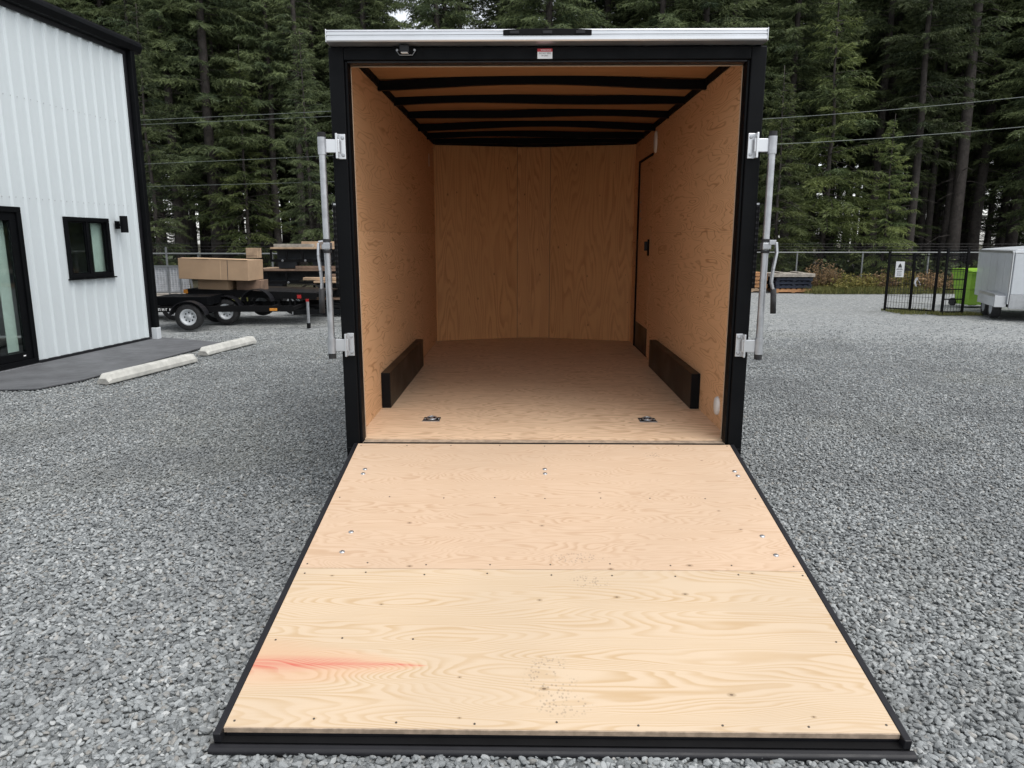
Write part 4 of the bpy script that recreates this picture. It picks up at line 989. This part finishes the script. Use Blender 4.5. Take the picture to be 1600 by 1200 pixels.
# ------------------------------------------------------------------ fir wood
def fir_meshes(seed, H, base, Rm, dens=1.0, bright=False, lower_sparse=.35, leaf=1.0):
    rg = np.random.default_rng(seed)
    # trunk
    n = 9; zs = np.linspace(-.1, H, 13); bend = rg.normal(0, .05, (13, 2)).cumsum(0) * .6; bend -= bend[0]
    r0 = H * .0085 + .015
    tb = MB(); tb.tube([(bend[i, 0], bend[i, 1], zs[i]) for i in range(13)], [max(.015, r0 * (1 - .93 * (z / H)) * (1.25 if z < .2 else 1)) for z in zs], n)
    def axis(z): return np.array([np.interp(z, zs, bend[:, 0]), np.interp(z, zs, bend[:, 1]), z])
    # dead lower sticks on the trunk
    for k in range(26):
        z = rg.uniform(1.2, base + 3.5); a = rg.uniform(0, 2 * PI); L_ = rg.uniform(.5, 1.7); p = axis(z)
        d_ = np.array([math.cos(a), math.sin(a), rg.uniform(-.35, .15)])
        tb.tube([p, p + d_ * L_ * .5, p + d_ * L_ + np.array([0, 0, -.18 * L_])], [.02, .014, .006], 3, False)
    P, D, U, W, Lf, T = [], [], [], [], [], []
    z = base
    sticks = []
    while z < H - .3:
        t_ = (z - base) / (H - base)
        prof = min(1, .45 + 3.0 * t_) * (1 - t_) ** .75
        nb = rg.integers(5, 8)
        for k in range(nb):
            if t_ < .25 and rg.random() < lower_sparse: continue
            if rg.random() < .10: continue
            a = rg.uniform(0, 2 * PI); L_ = max(.35, Rm * prof * rg.uniform(.55, 1.2))
            zz = z + rg.uniform(-.25, .25); o_ = axis(zz); out = np.array([math.cos(a), math.sin(a), 0]); side = np.array([-math.sin(a), math.cos(a), 0])
            up0 = rg.uniform(-.10, .25) + .35 * t_; droop = rg.uniform(.18, .42) / max(L_, 1.0) * .9
            def curve(s_): return o_ + out * s_ + np.array([0, 0, 1]) * (up0 * s_ - droop * s_ * s_)
            ends = [curve(0), curve(L_ * .5), curve(L_ * .95)]; sticks.append(ends)
            tint_b = rg.normal(.40, .22)
            nt = int(max(4, L_ * 7.0 * dens))
            for j_ in range(nt):
                s_ = L_ * (.18 + .82 * (j_ + rg.random()) / nt); p = curve(s_)
                tl = (.20 * L_ + .22) * (1.08 - .75 * s_ / L_) * rg.uniform(.6, 1.15)
                for sd in (-1, 1):
                    td = out * rg.uniform(.45, .9) + side * sd * rg.uniform(.5, 1.0) + np.array([0, 0, rg.uniform(-.55, .05)]); td /= np.linalg.norm(td)
                    m_ = max(4, int(tl * 20 * dens))
                    q = (np.arange(m_) + rg.random(m_)) / m_
                    pts = p + np.outer(q * tl, td); pts[:, 2] -= .22 * (q ** 2) * tl
                    dirs = td + rg.normal(0, .45, (m_, 3)); dirs[:, 2] -= .28
                    P.append(pts); D.append(dirs); Lf.append(rg.uniform(.11, .24, m_) * leaf); W.append(rg.uniform(.012, .026, m_) * leaf)
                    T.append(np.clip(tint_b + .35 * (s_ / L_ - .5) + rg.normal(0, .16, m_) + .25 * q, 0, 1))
        z += rg.uniform(.22, .40) / dens ** .5
    P = np.concatenate(P); D = np.concatenate(D); Lf = np.concatenate(Lf); W = np.concatenate(W); T = np.concatenate(T)
    D /= np.linalg.norm(D, axis=1)[:, None]
    rv = rg.normal(0, 1, P.shape); rv[:, 2] *= .5; S = np.cross(D, rv); S /= np.linalg.norm(S, axis=1)[:, None]
    V = np.stack([P + S * W[:, None], P - S * W[:, None], P + D * Lf[:, None]], 1).reshape(-1, 3); nq = len(P)
    me = bpy.data.meshes.new('crown'); me.vertices.add(nq * 3); me.vertices.foreach_set('co', V.ravel().astype(np.float32))
    me.loops.add(nq * 3); me.loops.foreach_set('vertex_index', np.arange(nq * 3, dtype=np.int32))
    me.polygons.add(nq); me.polygons.foreach_set('loop_start', np.arange(0, nq * 3, 3, dtype=np.int32)); me.polygons.foreach_set('loop_total', np.full(nq, 3, dtype=np.int32))
    at = me.attributes.new('tint', 'FLOAT', 'POINT'); at.data.foreach_set('value', np.repeat(T, 3).astype(np.float32))
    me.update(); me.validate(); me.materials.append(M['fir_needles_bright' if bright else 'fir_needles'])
    for e in sticks[::2]: tb.tube(e, [.022, .016, .006], 3, False)
    tm = tb.mesh('trunk'); tm.materials.append(M['bark'])
    for p in tm.polygons: p.use_smooth = True
    return tm, me
TREES = [fir_meshes(11, 27, 3.6, 3.3, 1.1), fir_meshes(12, 24, 4.6, 2.9, 1.1), fir_meshes(13, 29, 2.8, 3.6, 1.1), fir_meshes(14, 22, 5.5, 2.8, 1.1)]
THIN = [fir_meshes(16, 24, 8.0, 2.0, .9), fir_meshes(17, 21, 6.0, 1.8, .9)]
LEAN = fir_meshes(15, 27, 8.2, 3.4, lower_sparse=.6)
YOUNG = [fir_meshes(21, 10, .7, 2.3, 1.3, True, .05, .8), fir_meshes(22, 13, 1.0, 2.4, 1.2, False, .1, .85)]
def plant_tree(pair, loc, rz, s, label, group=None, name='fir_tree', tilt=(0, 0)):
    root = empty(name, loc); root.rotation_euler = (tilt[0], tilt[1], rz); root.scale = (s, s, s * 1.0); tag(root, label, 'tree', group)
    for nm, me in zip(('trunk', 'crown'), pair):
        o = bpy.data.objects.new(nm, me); col.objects.link(o); o.parent = root
    return root
rt = random.Random(77)
placed = []
def scatter(n, xr, yr, mind, label, group, smin=.8, smax=1.15, avoid=(), pool=None):
    pool = pool or TREES
    k = tries = 0
    while k < n and tries < 8000:
        tries += 1
        y = rt.uniform(*yr); x = rt.uniform(*xr) * (y + 4.12) / 40.0
        if any((x - a) ** 2 + (y - b_) ** 2 < mind ** 2 for a, b_ in placed): continue
        if any((x - a) ** 2 + (y - b_) ** 2 < rr ** 2 for a, b_, rr in avoid): continue
        placed.append((x, y)); k += 1
        plant_tree(pool[rt.randrange(len(pool))], (x, y, -.05), rt.uniform(0, 6.28), rt.uniform(smin, smax), label, group)
# individuals first
plant_tree(LEAN, (18.9, 29.0, -.05), .6, 1.12, 'tall fir with a thick bare trunk leaning right, standing before the wood', name='fir_tree', tilt=(0, R(1.0))); placed.append((18.9, 29.0))
plant_tree(YOUNG[0], (9.9, 25.4, 0), 1.0, .82, 'young bright green fir just right of the open trailer, behind the fence', name='young_fir_tree'); placed.append((9.9, 25.4))
plant_tree(YOUNG[0], (12.6, 27.6, 0), 2.0, 1.25, 'taller bright green fir at the wood edge, right of the lock bar', name='young_fir_tree'); placed.append((12.6, 27.6))
plant_tree(YOUNG[1], (-14.6, 25.0, 0), 3.0, .80, 'young fir with low branches beside the building corner', name='young_fir_tree'); placed.append((-14.6, 25))
plant_tree(YOUNG[1], (-8.3, 24.6, 0), 4.2, .72, 'young fir with low branches behind the stacked trailers', name='young_fir_tree'); placed.append((-8.3, 24.6))
plant_tree(YOUNG[0], (-11.8, 27.2, 0), 5.0, .95, 'bright young fir in the wood above the cardboard carton', name='young_fir_tree'); placed.append((-11.8, 27.2))
plant_tree(YOUNG[0], (14.6, 26.4, 0), 2.6, .66, 'bright young fir in front of the wood, left of the thick leaning trunk', name='young_fir_tree'); placed.append((14.6, 26.4))
plant_tree(YOUNG[1], (22.6, 27.0, 0), .4, .85, 'young dark fir in front of the wood, right of the thick leaning trunk', name='young_fir_tree'); placed.append((22.6, 27.0))
gl = 'tall dark fir in the wood left of the black cargo trailer'; gr_ = 'tall dark fir in the wood right of the black cargo trailer'; gc = 'tall dark fir whose crown rises above the black cargo trailer'
scatter(56, (-31, -8.5), (26.5, 46), 1.25, gl, 'firs of the wood left of the trailer')
scatter(30, (-8.5, 10), (28, 48), 1.6, gc, 'firs of the wood behind the trailer')
scatter(52, (10, 35), (27, 48), 1.5, gr_, 'firs of the wood right of the trailer', avoid=[(18.9, 27, 2.2)])

gt_ = 'thin straight fir with bare lower trunk in the wood left of the black trailer'; gt2 = 'thin straight fir with bare lower trunk in the wood right of the black trailer'
scatter(34, (-31, -8.5), (27, 44), .75, gt_, 'thin firs of the wood left of the trailer', .75, 1.0, pool=THIN)
scatter(16, (10, 35), (30, 46), .9, gt2, 'thin firs of the wood right of the trailer', .75, 1.0, pool=THIN)
scatter(10, (-33, -8), (46, 56), 2.0, gl, 'firs of the wood left of the trailer', 1.0, 1.25)
scatter(8, (10, 36), (48, 58), 2.2, gr_, 'firs of the wood right of the trailer', 1.0, 1.25)

gy = 'small shaded fir filling the gaps low in the wood right of the trailer'; gy2 = 'small shaded fir filling the gaps low in the wood left of the trailer'
scatter(16, (10, 35), (31, 50), 1.0, gy, 'small understory firs right of the trailer', .45, .85, pool=[YOUNG[1]])
scatter(16, (-31, -8.5), (30, 48), .7, gt_, 'thin firs of the wood left of the trailer', .75, 1.0, pool=THIN)
scatter(7, (-31, -9), (34, 50), 1.0, gy2, 'small understory firs left of the trailer', .4, .7, pool=[YOUNG[1]])
scatter(14, (10, 35), (32, 50), .8, gt2, 'thin firs of the wood right of the trailer', .75, 1.0, pool=THIN)

# ------------------------------------------------------------------ weeds and rough grass
def leaf_cloud(name, rg, stems, mat):
    """stems: list of (base, tip, leaves, size)"""
    V, T = [], []; sb = MB()
    for b0, tip, n, sz in stems:
        b0 = np.array(b0); tip = np.array(tip); mid = (b0 + tip) / 2 + rg.normal(0, .03, 3)
        sb.tube([b0, mid, tip], [.006, .005, .002], 3, False)
        tb_ = rg.random()
        for k in range(n):
            f = rg.uniform(.15, 1); p = b0 * (1 - f) + tip * f + rg.normal(0, .02, 3)
            d_ = rg.normal(0, 1, 3); d_[2] = abs(d_[2]) * .4; d_ /= np.linalg.norm(d_); s_ = np.cross(d_, rg.normal(0, 1, 3)); s_ /= np.linalg.norm(s_)
            l_ = sz * rg.uniform(.6, 1.3); V += [p, p + d_ * l_ * .5 + s_ * l_ * .25, p + d_ * l_, p + d_ * l_ * .5 - s_ * l_ * .25]; T += [min(1, max(0, tb_ * .6 + rg.normal(.2, .2)))] * 4
    me = bpy.data.meshes.new(name); n = len(V) // 4
    me.from_pydata([tuple(v) for v in V], [], [tuple(range(4 * i, 4 * i + 4)) for i in range(n)])
    at = me.attributes.new('tint', 'FLOAT', 'POINT'); at.data.foreach_set('value', np.array(T, dtype=np.float32)); me.materials.append(M[mat])
    sm = sb.mesh('stems'); sm.materials.append(M['dead_twig']); return me, sm
def weed(x, y, h_, r_, n, mat, label, seed, name='weed_bush'):
    h_ *= 1.12; r_ *= 1.15; n = int(n * 1.6)
    rg = np.random.default_rng(seed); stems = []
    for k in range(n):
        a = rg.uniform(0, 2 * PI); q = r_ * math.sqrt(rg.random()); hh = h_ * rg.uniform(.5, 1.05) * (1 - .45 * q / r_)
        stems.append(((q * .6 * math.cos(a), q * .6 * math.sin(a), 0), (q * 1.15 * math.cos(a), q * 1.15 * math.sin(a), hh), 22, .085))
    lm, sm = leaf_cloud('foliage', rg, stems, mat); root = empty(name, (x, y, -.01)); tag(root, label, 'bush', 'weeds along the chain-link fence')
    for nm, me in (('foliage', lm), ('stems', sm)):
        o = bpy.data.objects.new(nm, me); col.objects.link(o); o.parent = root
weed(9.75, 20.3, 1.12, .52, 60, 'weed_brown', 'tallest brown-leaved weed bush, right beside the blue pallets', 1)
weed(10.25, 20.0, .62, .55, 55, 'weed_leaf', 'low yellow-green weed bush right of the tallest bush', 2)
weed(10.95, 20.2, .70, .60, 60, 'weed_leaf', 'yellowing weed bush in the middle of the fence row', 3)
weed(11.65, 20.2, .72, .55, 55, 'weed_brown', 'brown weed bush below the second fence post', 4)
weed(12.25, 20.1, .78, .55, 60, 'weed_leaf', 'green weed bush left of the wire enclosure', 5)
weed(12.9, 20.3, .75, .60, 55, 'weed_brown', 'brown weed bush seen through the enclosure mesh', 6)
weed(13.7, 20.2, .70, .60, 55, 'weed_brown', 'brown weed bush behind the enclosure gate', 7)
weed(14.5, 20.3, .66, .60, 45, 'weed_leaf', 'green weed bush behind the green bins', 8)
weed(7.75, 20.9, .45, .4, 25, 'weed_leaf', 'small green weed between the two pallet stacks', 9)
def grass(name, area, n, hgt, label, seed, mat='grass_blade'):
    rg = np.random.default_rng(seed); V, F, T = [], [], []
    for k in range(n):
        x0, x1, y0, y1 = area[rg.integers(len(area))]; x, y = rg.uniform(x0, x1), rg.uniform(y0, y1); a = rg.uniform(0, 2 * PI); h_ = hgt * rg.uniform(.4, 1.2); w_ = .009
        lx, ly = rg.normal(0, h_ * .35, 2); b0 = len(V)
        V += [(x - w_ * math.cos(a), y - w_ * math.sin(a), -.01), (x + w_ * math.cos(a), y + w_ * math.sin(a), -.01), (x + lx, y + ly, h_)]; F.append((b0, b0 + 1, b0 + 2)); T += [rg.random()] * 3
    me = bpy.data.meshes.new(name); me.from_pydata(V, [], F); at = me.attributes.new('tint', 'FLOAT', 'POINT'); at.data.foreach_set('value', np.array(T, dtype=np.float32))
    o = link(name, me, mat); tag(o, label, 'grass', kind='stuff')
grass('rough_grass', [(8.9, 17, 19.35, 20.9), (9.2, 12.6, 19.3, 20.4)], 16000, .22, 'rough grass along the foot of the fence weeds', 31)
grass('dry_grass', [(8.5, 9.5, 12.5, 13.6), (9.2, 10.2, 12.3, 12.7)], 2600, .07, 'thin dry grass around the posts of the wire enclosure', 32)
grass('fence_grass', [(-16, -3, 14.6, 16.2)], 15000, .20, 'dark grass strip under the fence behind the parked trailers', 33)
def understory():
    rg = np.random.default_rng(5); stems = []
    for k in range(900):
        y = rg.uniform(24, 44); x = rg.uniform(-.85, .95) * (y + 4); 
        h_ = rg.uniform(.3, 1.1); stems.append(((x, y, 0), (x + rg.normal(0, .3), y + rg.normal(0, .3), h_), 26, .22))
    lm, sm = leaf_cloud('undergrowth', rg, stems, 'fir_needles'); o = link('undergrowth', lm, None); tag(o, 'dark undergrowth on the floor of the fir wood', 'undergrowth', kind='stuff')
understory()

def litter():
    rg = random.Random(8); b_ = MB()
    for k in range(70):
        y = rg.uniform(-2.6, 3.5); x = rg.uniform(-.72, .72) * (y + 4.6)
        if abs(x) < 1.3 and y < 5: continue
        a = rg.uniform(0, PI); L_ = rg.uniform(.02, .09); dx, dy = L_ * math.cos(a), L_ * math.sin(a)
        b_.tube([(x, y, .012), (x + dx * .5 + .006, y + dy * .5, .016), (x + dx, y + dy, .010)], [.0022, .002, .001], 4)
    o = b_.build('twig_litter', 'dead_twig'); tag(o, 'few brown twigs and needles strewn on the gravel', 'litter', kind='stuff')
litter()
